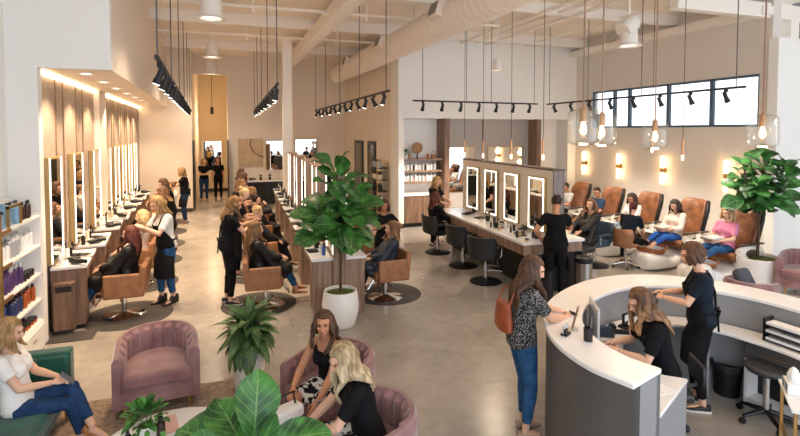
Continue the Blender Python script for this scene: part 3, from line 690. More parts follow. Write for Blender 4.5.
# ------------------------------------------------------------------ makeup island
IR = -.03
def isl(name, x, y, label, cat): return thing(name, label, cat, (x, y, 0), IR)
t = isl('makeup_island', 5.35, 7.3, 'long makeup island with cream partition, walnut drawers and white top', 'counter')
MB().box(-.55, 0, .88, .7, 3.95, .93).build('worktop', QUARTZ, t, bevel=.006)
MB().box(-.52, .03, .7, .67, 3.92, .88).build('apron_rail', WOODL, t, bevel=.004)
MB().box(-.2, .1, 0, .55, 3.85, .7).build('base_carcass', BLACKM, t)
for k in range(4): MB().cbox((-.525, .5+.85*k, .8), (.02, .7, .14)).build('drawer', WOODL, t, bevel=.003)
mb = MB().box(.13, .14, .93, .34, 3.95, 2.14); pt = mb.build('partition', mat('cream_partition', '#e2d5c3', .7), t, bevel=.004)
MB().box(.125, .12, .93, .345, .15, 2.14).build('partition_end', WOODG, pt); MB().box(.115, .11, 2.14, .355, 3.98, 2.165).build('partition_cap', WOODD, pt)
for k, (y0, y1) in enumerate(((.36, .86), (1.27, 1.78), (2.13, 2.66), (3.02, 3.58))):
    m = thing('lit_mirror', 'rectangular mirror with glowing white border on the island partition, %s' % ['at the standing stylist in black', 'second from the standing stylist', 'third from the standing stylist', 'next to the alcove shelves'][k], 'mirror')
    m.location = V((5.35, 7.3, 0))+Matrix.Rotation(IR, 3, 'Z') @ V((.13, y0, 0)); m.rotation_euler = (0, 0, IR)
    MB().box(-.05, -.02, 1.0, 0, y1-y0+.02, 2.0).build('frame', GOLDP, m, bevel=.003)
    f = MB(); w = y1-y0; z0, z1 = 1.02, 1.98
    f.box(-.06, 0, z0, -.05, .026, z1); f.box(-.06, w-.026, z0, -.05, w, z1); f.box(-.06, .026, z0, -.05, w-.026, z0+.026); f.box(-.06, .026, z1-.026, -.05, w-.026, z1); f.build('light_border', LED, m, smooth=False)
    MB().box(-.056, .026, z0+.026, -.05, w-.026, z1-.026).build('mirror_glass', MIRROR, m, smooth=False)
IM = Matrix.Translation((5.35, 7.3, 0)) @ Matrix.Rotation(IR, 4, 'Z')
for k in range(9):
    p = IM @ V((-.12-.22*(k % 2)+.1*(k % 3), .25+.37*k, .932))
    kind = ['holder', 'tray', 'dryer', 'holder', 'iron', 'holder', 'tray', 'dryer', 'holder'][k]
    clutter(kind, {'holder': 'black cup of makeup brushes on the island top, ', 'tray': 'black makeup tray on the island top, ', 'dryer': 'black hair dryer on the island top, ', 'iron': 'curling iron on the island top, '}[kind]+WHICH[min(7, k)]+' tool from its near end', 'tools on the makeup island', p, random.uniform(-2, 2))
for k in range(14):
    p = IM @ V((-.42+.13*(k % 3), .1+.11*k, .932))
    q = [(ROSE, 'jar', .05, .035), (WB, 'cyl', .15, .025), (DKB, 'cyl', .13, .022), (BLK, 'spray', .16, .025), (CRM, 'jar', .06, .03)][k % 5]
    bottle(q[1], q[2], q[3], q[0], [BLK, GOLD, BLK, CAPS, GOLD][k % 5], '%s makeup %s on the near half of the island top' % (['rose', 'white', 'brown', 'black', 'cream'][k % 5], 'jar' if q[1] == 'jar' else 'bottle'), '%s makeup containers on the island' % ['rose', 'white', 'brown', 'black', 'cream'][k % 5], p)
blk0 = salon_chair(BLACKL, 'empty black leather salon chair at the island, closest to the reception desk', None, 'black_salon_chair', 'shell')
blk0.location = (4.62, 8.3, 0); blk0.rotation_euler = (0, 0, radians(40-90))
dup(blk0, (4.72, 9.45, 0), radians(20-90), 'black leather salon chair at the middle of the makeup island, empty')
dup(blk0, (4.68, 10.7, 0), radians(10-90), 'black leather salon chair under the dark haired client at the island')
ch = salon_chair(BLUEL, 'slate blue leather salon chair behind the island, under the woman having her makeup done', None, 'blue_salon_chair', 'shell')
ch.location = (7.35, 8.55, 0); ch.rotation_euler = (0, 0, radians(185-90))
# trash can, black stool
t = thing('trash_can', 'brushed steel pedal bin beside the standing stylist in black at the island', 'bin', (5.83, 7.05, 0))
MB().lathe([(0, .02), (.15, .02), (.15, .58), (0, .58)], n=28).build('bin_body', STEEL, t); MB().lathe([(.153, 0), (.153, .05), (.1, .05), (0, .05)], n=28).build('base_ring', BLACK, t); MB().lathe([(.15, .58), (.155, .6), (.15, .66), (.12, .68), (0, .685)], n=28).build('lid', BLACKM, t); MB().box(-.04, -.2, .01, .04, -.14, .03).build('pedal', BLACK, t)
t = thing('trash_can', 'dark slim bin half hidden behind the stylist at the island end', 'bin', (5.02, 6.98, 0)); MB().lathe([(0, 0), (.12, 0), (.13, .5), (0, .5)], n=24).build('bin_body', BLACKM, t); MB().lathe([(.13, .5), (.135, .55), (0, .56)], n=24).build('lid', BLACK, t)
t = thing('black_stool', 'square black cushioned stool on a chrome pedestal beside the island end', 'stool', (6.5, 7.95, 0), .3)
MB().box(-.23, -.2, .5, .23, .2, .6).build('seat', BLACKL, t, bevel=.03, seg=3); MB().lathe([(.035, .03), (.035, .5), (0, .5)], n=14).build('column', CHROME, t); MB().lathe([(0, 0), (.24, 0), (.24, .012), (.05, .04), (0, .04)], n=28).build('base_disc', CHROME, t)
# ------------------------------------------------------------------ wall shelf with products, doors, back wall
t = thing('product_rack', 'narrow brass rack of hair products against the inner beige wall', 'shelf', (4.35, 14.5, 0))
for x in (0, .33):
    for y in (0, .75): MB().box(x-.012, y-.012, 0, x+.012, y+.012, 2.0 if y else 1.95).build('post', GOLD, t)
for z in (.2, .62, 1.0, 1.36, 1.72): MB().box(-.01, -.01, z-.02, .36, .76, z).build('shelf_board', BLACKM, t)
for y in (0, .75): MB().box(-.012, y-.01, 1.93, .34, y+.01, 1.95).build('rail', GOLD, t)
for zi, z in enumerate((.62, 1.0, 1.36, 1.72)):
    p0 = None
    for k in range(7):
        q = [(WB, 'cyl'), (BLK, 'cyl'), (CRM, 'jar'), (GRY, 'spray')][zi]
        loc = (4.42+.09*(k % 2), 14.55+.1*k, z)
        if p0: dup(p0, loc)
        else: p0 = bottle(q[1], .24, .04, q[0], BLK, '%s bottle on the %s board of the narrow brass rack' % (['white', 'black', 'cream', 'grey'][zi], ['second', 'third', 'fourth', 'top'][zi]), 'bottles on brass rack board %s' % ['two', 'three', 'four', 'five'][zi], loc)
for i, (y0, y1) in enumerate(((15.95, 16.9), (17.55, 18.75))):
    o = struct(MB().box(4.70, y0, 0, 4.76, y1, 2.5), 'door_%d' % (i+1), mat('door_black', '#25211f', .4))
    MB().box(4.694, y0+.2, .1, 4.701, y1-.2, 2.4).build('glass_panel', mat('door_glass_dark', '#6d655c', .08, .4), o)
    MB().tube([(4.66, y0+.1, .9), (4.66, y0+.1, 1.3)], .015, 8).build('door_handle', STEEL, o)
t = thing('wall_picture', 'abstract beige canvas with a dark branching line on the back wall', 'picture', (.48, 20.58, 1.45))
MB().box(0, -.03, 0, .95, 0.01, 1.1).build('canvas', mat('canvas_beige', '#cdb598', .8, col2='#bfa585', nscale=4), t)
MB().tube([(.5, -.034, 1.1), (.45, -.034, .85), (.55, -.034, .6), (.75, -.034, .45), (.95, -.034, .35)], [.012, .02, .016, .012, .02], 8).build('branch_line', BLACKM, t)
t = thing('back_counter', 'black fronted counter below the branch picture on the back wall', 'counter', (.78, 20.0, 0)); MB().box(0, 0, .05, 1.5, .55, .88).build('carcass', mat('counter_charcoal', '#2b2a2b', .5), t); MB().box(-.03, -.03, .88, 1.53, .57, .93).build('worktop', QUARTZ, t); MB().box(.03, -.01, .1, .72, .0, .84).build('door', BLACK, t); MB().box(.78, -.01, .1, 1.47, .0, .84).build('door', BLACK, t)
for k in range(3): clutter(['dryer', 'holder', 'holder'][k], 'dark tool on the back counter below the branch picture', 'tools on the back counter', (.95+.35*k, 20.2, .932), k)
for (x0, x1, z0, z1, lb) in ((1.55, 2.3, 1.3, 2.45, 'bright tall mirror on the back wall right of the branch picture'), (2.7, 3.55, 1.0, 2.5, 'wide mirror with black glass bands on the back wall behind the column')):
    t = thing('wall_mirror', lb, 'mirror', (x0, 20.58, z0)); MB().box(0, -.02, 0, x1-x0, .01, z1-z0).build('mirror_glass', MIRROR, t, smooth=False); f = MB(); w, h = x1-x0, z1-z0; f.box(-.03, -.035, 0, 0, .01, h); f.box(w, -.035, 0, w+.03, .01, h); f.box(-.03, -.035, h, w+.03, .01, h+.03); f.build('frame', GOLDP, t)
t = thing('wall_mirror', 'tall bright mirror on the corridor end wall behind two women in black', 'mirror', (-.98, 24.98, 1.0)); MB().box(0, -.03, 0, .8, .0, 1.35).build('mirror_glass', MIRROR, t, smooth=False); f = MB(); f.box(-.04, -.04, -.04, 0, .01, 1.39); f.box(.8, -.04, -.04, .84, .01, 1.39); f.box(0, -.04, 1.35, .8, .01, 1.39); f.box(0, -.04, -.04, .8, .01, 0); f.build('frame', WHITEP, t)
for x, i in ((-1.1, 3), (.08, 4)):
    o = struct(MB().box(x, 19.3 if i == 3 else 19.9, 0, x+.04, 20.3 if i == 3 else 20.55, 2.5), 'door_%d' % i, mat('door_black', '#25211f', .4))
# ------------------------------------------------------------------ plants
def leaf(mb, base, d, nrm, L, W, shape='fig', droop=.3, cup=.25, nu=5, nv=8):
    d = V(d).normalized(); n = V(nrm); n = (n-d*n.dot(d)).normalized(); s = d.cross(n)
    b0 = len(mb.v); vs = []; fs = []
    for i in range(nv+1):
        t = i/nv
        if shape == 'fig': w = (sin(pi*min(1, t*1.0)**1.25)**.75)*(.62+.5*t) if 0 < t < 1 else .02
        elif shape == 'lance': w = max(.02, sin(pi*t**.8)**.9)
        else: w = max(.02, sin(pi*t)**.8)
        w *= W/2
        ang = -droop*t; c = V(base)+(d*cos(ang)+n*sin(ang))*(L*t)
        for j in range(nu):
            u = j/(nu-1)*2-1
            wob = .06*W*sin(9*t+2*u)*abs(u) if shape == 'fig' else 0
            vs.append(c+s*(u*w)+n*(abs(u)**1.5*w*cup+wob))
            mb.uv[b0+len(vs)-1] = (j/(nu-1), t)
    for i in range(nv):
        for j in range(nu-1): fs.append((i*nu+j, i*nu+j+1, (i+1)*nu+j+1, (i+1)*nu+j))
    mb.add(vs, fs)
def rv(a=1.): return V((random.uniform(-a, a), random.uniform(-a, a), random.uniform(-a, a)))
def pot(t, r, h, m=CERAM, fill=MOSS, style='round'):
    if style == 'round': pf = [(0, 0), (r*.72, 0), (r*.8, .02), (r*.97, h*.4), (r, h*.62), (r*.93, h*.9), (r*.88, h), (r*.8, h), (r*.82, h*.88), (0, h*.88)]
    else: pf = [(0, 0), (r*.78, 0), (r*.84, .02), (r, h*.97), (r, h), (r*.92, h), (r*.9, h*.9), (0, h*.9)]
    MB().lathe(pf, n=40).build('pot', m, t, angle=50)
    mb = MB(); mb.lathe([(0, h*.86), (r*.8, h*.86), (r*.8, h*.92), (r*.5, h*.955), (0, h*.965)], n=24); mb.build('moss', fill, t)
def fig_tree(label, loc, pr, ph, stems, seed, name='fiddle_leaf_fig', leafL=.33, mat_=FIG, style='round', lw=.68):
    random.seed(seed); t = thing(name, label, 'plant', loc)
    pot(t, pr, ph, style=style)
    tr = MB(); lf = MB()
    for (pts, rad, z0, n) in stems:
        tr.tube(pts, [rad*(1-.5*i/(len(pts)-1)) for i in range(len(pts))], 8)
        P_ = [V(p) for p in pts]
        lens = [0]
        for a, b in zip(P_, P_[1:]): lens.append(lens[-1]+(b-a).length)
        for k in range(n):
            s = lens[-1]*(z0+(1-z0)*(k+.5)/n); i = max(j for j in range(len(P_)-1) if lens[j] <= s)
            q = P_[i].lerp(P_[i+1], (s-lens[i])/(lens[i+1]-lens[i]))
            f = (k+.5)/n; a = k*2.4+random.uniform(-.4, .4); el = radians(-4+66*f**1.6+random.uniform(-12, 12))
            d = V((cos(a)*cos(el), sin(a)*cos(el), sin(el)))
            up = V((0, 0, .8))-d*.2+V((0, -.35, 0))+rv(.4)
            if f > .92: up = V((cos(a+2), sin(a+2), .6))
            L = leafL*random.uniform(.75, 1.1)*(1-.25*f)
            st = q+d*.07; tr.tube([q, st], [.009, .006], 5)
            leaf(lf, st, d, up, L, L*lw, 'fig', random.uniform(.2, .6), .22)
    tr.build('trunk', BARK, t); lf.build('foliage', mat_, t, angle=80)
    return t
fig_tree('tall fiddle leaf fig in a round white planter at the middle stations', (1.57, 7.13, 0), .27, .52,
    [([(0, 0, .45), (.01, 0, 1.1), (-.03, 0, 1.6), (-.05, .02, 2.22)], .022, .5, 34), ([(0, 0, 1.05), (.1, -.05, 1.4), (.2, -.1, 1.85)], .014, .4, 15), ([(0, 0, 1.05), (-.18, -.1, 1.4), (-.34, -.12, 1.75)], .014, .3, 17), ([(0, 0, 1.1), (.02, -.15, 1.4), (.05, -.22, 1.75)], .014, .35, 10)], 11, leafL=.52, lw=.72)
fig_tree('tall fiddle leaf fig in a white planter by the right wall beneath a lit sconce', (9.32, 6.5, 0), .4, .52,
    [([(0, 0, .45), (.01, 0, 1.2), (.1, 0, 2.3)], .028, .6, 38), ([(0, 0, 1.25), (.32, -.05, 1.7), (.5, -.1, 2.15)], .016, .25, 26), ([(0, 0, 1.25), (-.22, .05, 1.65), (-.33, .05, 2.1)], .016, .3, 18), ([(0, 0, 1.3), (.1, -.25, 1.65), (.2, -.3, 1.95)], .016, .25, 16)], 5, leafL=.48, lw=.72, mat_=FIGD, style='cone')
# the big leaves in front of the camera
random.seed(4)
t = thing('fiddle_leaf_plant', 'huge glossy fiddle leaves in front of the coffee table and pink armchairs', 'plant', (.12, 3.3, 0))
pot(t, .24, .42, style='cone')
lf = MB(); tr = MB()
tr.tube([(0, 0, .36), (.0, 0, .6), (.02, .03, .84)], [.02, .016, .01], 8)
for (b, d, up, L, W, dr) in (((.02, .02, .76), (.15, .3, .95), (.15, -1, .3), .5, .33, .2), ((-.03, .02, .7), (-.8, .45, .5), (.25, -.75, .75), .56, .42, .35), ((.04, .03, .76), (.95, -.05, .22), (-.1, -.5, .85), .52, .28, .3), ((-.02, .04, .74), (-.35, .6, .65), (.3, -.8, .5), .46, .34, .25),
        ((-.03, -.03, .64), (-.8, -.3, .25), (.1, -.5, 1), .5, .36, .4), ((.03, -.04, .6), (.35, -.7, .25), (0, .1, 1), .44, .32, .4), ((-.0, -.02, .7), (.45, -.1, .75), (.6, -.8, .2), .36, .16, .1), ((.02, .05, .66), (.45, .75, .4), (-.3, -.5, .9), .42, .3, .4), ((0, 0, .7), (-.15, -.6, .6), (0, -.4, .9), .4, .3, .4), ((-.02, .03, .68), (-.95, .1, .35), (.2, -.6, .8), .5, .36, .3)):
    leaf(lf, b, d, up, L, W, 'fig', dr, .2, 9, 14); tr.tube([(b[0]*.3, b[1]*.3, b[2]-.05), b], [.01, .007], 6)
tr.build('trunk', BARK, t); lf.build('foliage', FIG, t, angle=80)
# variegated cane plant
random.seed(9)
t = thing('cane_plant', 'bushy variegated plant in a white pot between the lounge armchairs', 'plant', (.22, 5.72, 0))
pot(t, .185, .42, style='cone')
lf = MB(); tr = MB()
for k in range(78):
    a = k*2.4; f = k/78; el = radians(80-90*f+random.uniform(-10, 10)); d = V((cos(a)*cos(el), sin(a)*cos(el), sin(el)))
    b = V((.03*cos(a), .03*sin(a), .5+.22*(1-f)))
    leaf(lf, b, d, V((0, 0, 1))+rv(.2)-d*.3, random.uniform(.27, .4), random.uniform(.115, .15), 'oval' if k % 3 else 'lance', random.uniform(.4, .95), .3)
for k in range(3): tr.tube([(.03*cos(k*2.1), .03*sin(k*2.1), .36), (.035*cos(k*2.1), .035*sin(k*2.1), .68)], .014, 8)
tr.build('stem', BARK, t); lf.build('foliage', CANE, t, angle=80)
# small herb on the coffee table
t = thing('potted_herb', 'small leafy green plant in a white pot on the round coffee table', 'plant', (-.62, 4.28, .431))
pot(t, .075, .12, style='cone')
lf = MB()
for k in range(120):
    a = k*2.4; el = radians(random.uniform(-25, 85)); r = random.uniform(.05, .15); d = V((cos(a)*cos(el), sin(a)*cos(el), sin(el)))
    leaf(lf, V((0, 0, .15))+d*r*1.05, d+rv(.3), V((0, 0, 1))+rv(.4), random.uniform(.06, .085), random.uniform(.034, .048), 'oval', .3, .3, 4, 5)
st = MB()
for k in range(10):
    a = k*.63*2; st.tube([(0, 0, .1), (.06*cos(a), .06*sin(a), .2)], [.004, .002], 5)
st.build('stem', mat('green_stem', '#4d7a36'), t); lf.build('foliage', HERB, t, angle=80)
t = thing('potted_herb', 'tiny green plant in a white pot on the upper alcove shelf', 'plant', (5.06, 13.95, 2.02))
pot(t, .07, .12, style='cone'); lf = MB()
for k in range(40):
    a = k*2.4; el = radians(random.uniform(-10, 85)); d = V((cos(a)*cos(el), sin(a)*cos(el), sin(el)))
    leaf(lf, V((0, 0, .15))+d*.08, d, V((0, 0, 1))+rv(.4), .08, .05, 'oval', .3, .3, 4, 4)
lf.build('foliage', HERB, t)
# ------------------------------------------------------------------ lounge
t = tag(MB().box(-1.75, 3.0, 0, .1, 5.92, .022).build('area_rug', RUGM, bevel=.008), 'shaggy brown area rug under the coffee table and green sofa', 'rug')
def barrel_chair(label, loc, face, r=.4, name='barrel_armchair'):
    t = thing(name, label, 'armchair', loc, radians(face-90), None)
    R = []; n = 133; fy = .33; tot = 2*fy+pi*r
    Z = [(.12, 0), (.15, .0), (.4, .006), (.58, .012), (.66, .012), (.695, .004), (.705, -.015)]
    def prof(z, out):
        o = []
        for k in range(n):
            q = tot*k/(n-1); th = .07; u = abs(k/(n-1)*2-1)
            bul = .042*abs(sin(pi*13*k/(n-1)))**.6 if (not out and .3 < z < .68) else 0
            d = 0 if out else th+bul
            if z > .69: d = .02 if out else th-.012
            if q < fy: x, y = -(r-d), fy-q
            elif q > tot-fy: x, y = r-d, q-(tot-fy)
            else:
                a = -pi+(q-fy)/r; x, y = (r-d)*cos(a), (r-d)*sin(a)
            o.append((x, y, .12+(z-.12)*(1-.13*max(0, u-.35)/.65)))
        return o
    for z, off in Z: R.append(prof(z, True)+list(reversed(prof(z, False))))
    MB().rings(R).build('backrest', PINK, t, angle=50, bevel=0)
    mb = MB(); pts = [((r-.085)*cos(a), (r-.085)*sin(a)) for a in [radians(x) for x in range(-180, 1, 12)]]
    pts += [(r-.08, .35), (-r+.08, .35)]
    mb.prism(pts, .29, .44); mb.build('seat_cushion', PINK, t, bevel=.04, seg=4)
    mb = MB(); pts = [((r-.03)*cos(a), (r-.03)*sin(a)) for a in [radians(x) for x in range(-180, 1, 12)]]+[(r-.03, .32), (-r+.03, .32)]
    mb.prism(pts, .12, .3); mb.build('seat_base', PINK, t, bevel=.01)
    for sx, sy in ((-.3, .28), (.3, .28), (-.22, -.25), (.22, -.25)): MB().tube([(sx*1.0, sy, 0), (sx*.95, sy*.95, .125)], [.013, .02], 10).build('leg', GOLD, t)
    return t
barrel_chair('mauve pink channel-back armchair standing alone and empty beside the green sofa', (-.7, 5.72, .022), -84, .395)
barrel_chair('mauve pink barrel armchair holding the woman in a black tank top', (.97, 4.7, 0), 215, .4)
barrel_chair('mauve pink barrel armchair holding the blonde woman in a black tee', (1.0, 3.66, 0), 178, .4)
barrel_chair('mauve pink armchair at the right wall behind the reception desk', (9.62, 5.8, 0), 205, .44)
barrel_chair('mauve pink armchair half hidden behind the curved reception counter, grey cushion on it', (7.5, 5.35, 0), 20, .33).scale = (1, 1, .86)
t = tag(MB().box(-.2, -.07, 0, .2, .07, .3).build('throw_cushion', mat('slate_cushion', '#4a4f57', .8), bevel=.06, seg=4), 'slate grey cushion on the half hidden pink armchair', 'cushion'); t.location = (7.5, 5.35, .46); t.rotation_euler = (-.5, .1, .3)
# green tuxedo sofa
t = thing('green_sofa', 'emerald green velvet sofa with tufted arm along the left side of the lounge', 'sofa', (0, 0, 0))
MB().box(-2.45, 3.4, .17, -1.5, 5.52, .3).build('seat_base', GREENV, t, bevel=.015)
MB().box(-2.42, 3.42, .3, -1.45, 5.5, .46).build('seat_cushion', GREENV, t, bevel=.05, seg=4)
MB().box(-2.62, 3.3, .14, -2.42, 5.7, .76).build('backrest', GREENV, t, bevel=.03, seg=3)
for k in range(4): MB().box(-2.42+.24*k, 5.5, .46, -2.18+.24*k, 5.56, .7).build('tufted_panel', GREENV, t, bevel=.025, seg=3)
MB().box(-2.5, 5.53, .14, -1.44, 5.68, .73).build('armrest', GREENV, t, bevel=.025, seg=3)
for x, y in ((-1.5, 5.6), (-2.5, 5.6), (-1.55, 3.5), (-2.5, 3.5)): MB().tube([(x, y, .0 if x < -1.8 else .022), (x, y, .15)], [.014, .022], 10).build('leg', GOLD, t)
# coffee table
t = thing('coffee_table', 'round white coffee table in front of the pink armchair and green sofa', 'table', (-.42, 4.12, .022))
MB().lathe([(0, .37), (.54, .37), (.56, .385), (.56, .4), (.545, .408), (0, .408)], n=64).build('table_top', QUARTZ, t)
MB().lathe([(0, 0), (.26, 0), (.26, .015), (.06, .04), (.045, .1), (.045, .37), (0, .37)], n=32).build('pedestal', GOLD, t)
bottle('cyl', .2, .033, pm('bottle_espresso', '#2d1b18', .25), BLK, 'dark brown serum bottle on the round coffee table', None, (-.5, 4.2, .431))
bottle('cyl', .13, .024, pm('bottle_espresso', '#2d1b18'), BLK, 'short black bottle left of the herb pot on the coffee table', None, (-.73, 4.2, .431))
t = thing('magazine', 'open fashion magazine with blush pages on the round coffee table', 'magazine', (-.5, 4.42, .431), .2)
MB().box(-.1, -.13, 0, .0, .13, .008).build('page', PAPER, t); MB().box(.0, -.13, 0, .1, .13, .01).build('page', ROSE, t)
# small table pieces between the two seated women
t = thing('side_table', 'small side table with magazines between the two seated women', 'table', (.42, 4.02, 0))
MB().lathe([(0, .42), (.2, .42), (.2, .44), (0, .44)], n=32).build('table_top', QUARTZ, t); MB().lathe([(0, 0), (.15, 0), (.02, .03), (.02, .42), (0, .42)], n=20).build('pedestal', GOLD, t)
t = thing('handbag', 'white handbag with navy bands on the small side table', 'bag', (.42, 4.0, .441), .4)
MB().box(-.15, -.07, 0, .15, .07, .2).build('bag_body', mat('bag_white', '#ece8e2', .6), t, bevel=.03, seg=3); MB().box(-.153, -.073, .06, .153, .073, .12).build('navy_band', DBL, t, bevel=.01); MB().tube([(-.1, 0, .19), (-.08, 0, .3), (.08, 0, .3), (.1, 0, .19)], .01, 8).build('strap', DKB, t)
# ------------------------------------------------------------------ reception desk
def spl(pts, n=8):
    o = []; P_ = [V((a, b)) for a, b in pts]; P_ = [P_[0]*2-P_[1]]+P_+[P_[-1]*2-P_[-2]]
    for i in range(1, len(P_)-2):
        for k in range(n):
            t = k/n; a, b, c, d = P_[i-1:i+3]
            o.append(tuple(.5*(2*b+(c-a)*t+(2*a-5*b+4*c-d)*t*t+(3*b-a-3*c+d)*t**3)))
    o.append(tuple(P_[-2])); return o
def inset(pl, q, d): return [tuple(V(a)+(V(b)-V(a)).normalized()*d) for a, b in zip(pl, q)]
O_ = spl([(2.64, 2.66), (2.535, 3.0), (2.56, 3.4), (2.72, 3.8), (3.02, 4.2), (3.45, 4.52), (3.98, 4.75), (4.5, 4.8), (4.98, 4.64), (5.35, 4.3), (5.58, 3.85), (5.66, 3.3), (5.6, 2.7)])
I_ = spl([(3.02, 2.78), (2.93, 3.05), (2.94, 3.35), (3.06, 3.68), (3.28, 3.95), (3.6, 4.18), (4.02, 4.35), (4.45, 4.38), (4.8, 4.24), (5.06, 3.98), (5.22, 3.65), (5.28, 3.25), (5.24, 2.75)])
J_ = spl([(3.68, 3.12), (3.5, 3.3), (3.48, 3.5), (3.55, 3.7), (3.72, 3.88), (3.95, 4.0), (4.2, 4.08), (4.45, 4.1), (4.68, 4.0), (4.86, 3.78), (4.95, 3.5), (5.0, 3.2), (4.98, 2.8)])
t = thing('reception_desk', 'curved reception desk with charcoal front and white counter', 'desk', (0, 0, 0))
MB().strip(O_, I_, 1.06, 1.1).build('counter_top', QUARTZ, t, bevel=.008, angle=50)
MB().strip(inset(O_, I_, .03), inset(O_, I_, .09), 0.0, 1.06).build('front_panel', GREYDESK, t, angle=50)
MB().strip(inset(I_, O_, .07), inset(I_, O_, .02), 0.0, 1.06).build('inner_panel', GREYLAM, t, angle=50)
a, b = V(inset(O_, I_, .03)[0]), V(inset(I_, O_, .02)[0])
e = (b-a).normalized(); nn = V((e.y, -e.x))
def slab(p, q, z0, z1, th): return MB().prism([tuple(p-nn*.0), tuple(q), tuple(q-nn*th), tuple(p-nn*th)], z0, z1)
slab(a, b, 0, 1.06, .03).build('end_panel', GREYLAM, t, smooth=False)
MB().strip(I_, J_, .72, .75).build('work_surface', QUARTZ, t, bevel=.006, angle=50)
a2, b2 = b, V(inset(J_, I_, .03)[0])
slab(a2, b2, 0, .72, .03).build('end_panel', GREYLAM, t, smooth=False)
for k in (50, 58, 70): 
    p, q = V(I_[k]), V(J_[k]); d = (q-p).normalized(); m_ = V((d.y, -d.x))*.012
    MB().prism([tuple(p+m_), tuple(q-d*.04+m_), tuple(q-d*.04-m_), tuple(p-m_)], 0, .72).build('support_panel', GREYLAM, t, smooth=False)
# cabinet below the right of the desk
t = thing('desk_cabinet', 'grey drawer unit with open white cubby beneath the desk', 'cabinet', (5.26, 3.32, 0), radians(6))
MB().box(-.17, -.33, .5, .04, .33, .71).build('drawer_case', GREYLAM, t, bevel=.003)
MB().box(-.19, -.31, .52, -.17, .31, .7).build('drawer', GREYDESK, t, bevel=.003); MB().tube([(-.205, -.09, .61), (-.205, .09, .61)], .006, 8).build('drawer_handle', GOLD, t)
MB().box(-.17, .3, .0, .04, .33, .5).build('side_panel', WHITEP, t); MB().box(-.17, -.33, .06, .04, .3, .1).build('cubby_shelf', WHITEP, t); MB().box(.02, -.33, .1, .04, .3, .5).build('back_panel', BLACKM, t)
# office chair (black) tucked under it
t = thing('office_chair', 'black swivel stool with castors tucked under the reception desk', 'chair', (4.97, 3.34, 0), .4)
MB().lathe([(0, .5), (.17, .5), (.195, .53), (.19, .55), (.17, .565), (0, .57)], n=36).build('seat', mat('grey_vinyl', '#3c3c3f', .45), t)
MB().lathe([(.03, .1), (.03, .5), (0, .5)], n=14).build('column', CHROME, t)
for k in range(5):
    a = k*2*pi/5; lg = MB().tube([(0, 0, .12), (.24*cos(a), .24*sin(a), .075)], [.025, .018], 8).build('leg', BLACK, t)
    MB().tube([(.25*cos(a)-.015*sin(a), .25*sin(a)+.015*cos(a), .03), (.25*cos(a)+.015*sin(a), .25*sin(a)-.015*cos(a), .03)], .03, 12).build('castor', BLACK, lg)
t = thing('waste_basket', 'black waste basket with a bin liner under the desk', 'bin', (5.12, 3.86, 0)); MB().lathe([(0, 0), (.12, 0), (.15, .34), (.14, .34), (.115, .02), (0, .02)], n=24).build('basket', BLACK, t); mb = MB(); mb.lathe([(.13, .3), (.155, .345), (.165, .33), (.16, .28), (.155, .28), (.15, .33), (.13, .29)], n=16); mb.build('bin_liner', mat('bin_liner_grey', '#2f2f33', .3), t)
# white side table with brass legs
t = thing('side_table', 'white topped side table with brass legs holding a tissue box', 'table', (4.71, 3.07, 0), radians(222))
MB().box(0, 0, .585, .6, .46, .605).build('table_top', QUARTZ, t, bevel=.003)
for x, y in ((.02, .03), (.58, .03), (.02, .43), (.58, .43)): MB().box(x-.012, y-.012, 0, x+.012, y+.012, .585).build('leg', GOLD, t)
MB().box(.02, .018, .2, .58, .04, .22).build('stretcher', GOLD, t)
t = thing('tissue_box', 'white and blue tissue box on the side table at the desk', 'box', (4.6, 2.87, .606), radians(-45))
MB().box(-.06, -.09, 0, .06, .09, .09).build('carton', WB, t, bevel=.004); MB().box(-.0612, -.08, .015, -.06, .08, .075).build('blue_panel', mat('tissue_blue', '#7c97ad', .7), t); MB().box(-.062, -.015, .01, -.0612, .015, .08).build('white_stripe', WB, t)
mb = MB(); mb.lathe([(0, .085), (.04, .09), (.05, .14), (.03, .19), (.01, .21), (0, .2)], n=9); mb.build('tissue', PAPER, t, angle=10)
tag(MB().box(4.56, 2.66, .606, 4.66, 2.76, .612).build('memo_pad', WB), 'small white pad on the brass legged side table', 'paper')
# desk items
def place(o, x, y, z, rz=0): o.location = (x, y, z); o.rotation_euler = (0, 0, rz); return o
t = thing('desktop_monitor', 'silver backed monitor on the reception work surface', 'monitor', (3.39, 3.93, .75), radians(61))
MB().box(-.2, -.012, .08, .2, .012, .42).build('screen_case', mat('silver_case', '#c9c8c6', .35, .4), t, bevel=.006); MB().box(-.19, -.0135, .09, .19, -.012, .41).build('screen', mat('screen_glow', '#1a2230', .2, emit='#8fa6c0', estr=.4), t, smooth=False)
MB().box(-.05, -.02, .01, .05, .03, .12).build('stand', STEEL, t); MB().box(-.11, -.09, 0, .11, .09, .012).build('stand_foot', STEEL, t, bevel=.003)
t = thing('keyboard', 'slim dark keyboard under the hands of the seated receptionist', 'keyboard', (3.47, 3.76, .751), radians(60))
MB().box(-.2, -.06, 0, .2, .06, .014).build('key_bed', CAPS, t, bevel=.004); mb = MB()
for i in range(13):
    for j in range(4): mb.box(-.19+.029*i, -.05+.026*j, .014, -.167+.029*i, -.029+.026*j, .019)
mb.build('keys', mat('key_grey', '#4a4d52', .5), t, smooth=False)
t = thing('desk_phone', 'black desk telephone beside the monitor on the work surface', 'telephone', (3.66, 4.1, .751), radians(150))
M = Matrix.Rotation(radians(28), 4, 'X'); b = MB(); b.box(-.1, -.1, .0, .1, .1, .03, Matrix.Translation((0, 0, .05)) @ M); b.box(-.09, .05, 0, .09, .08, .09); b.build('phone_body', mat('phone_navy', '#2d3a4a', .4), t, bevel=.006)
b = MB(); 
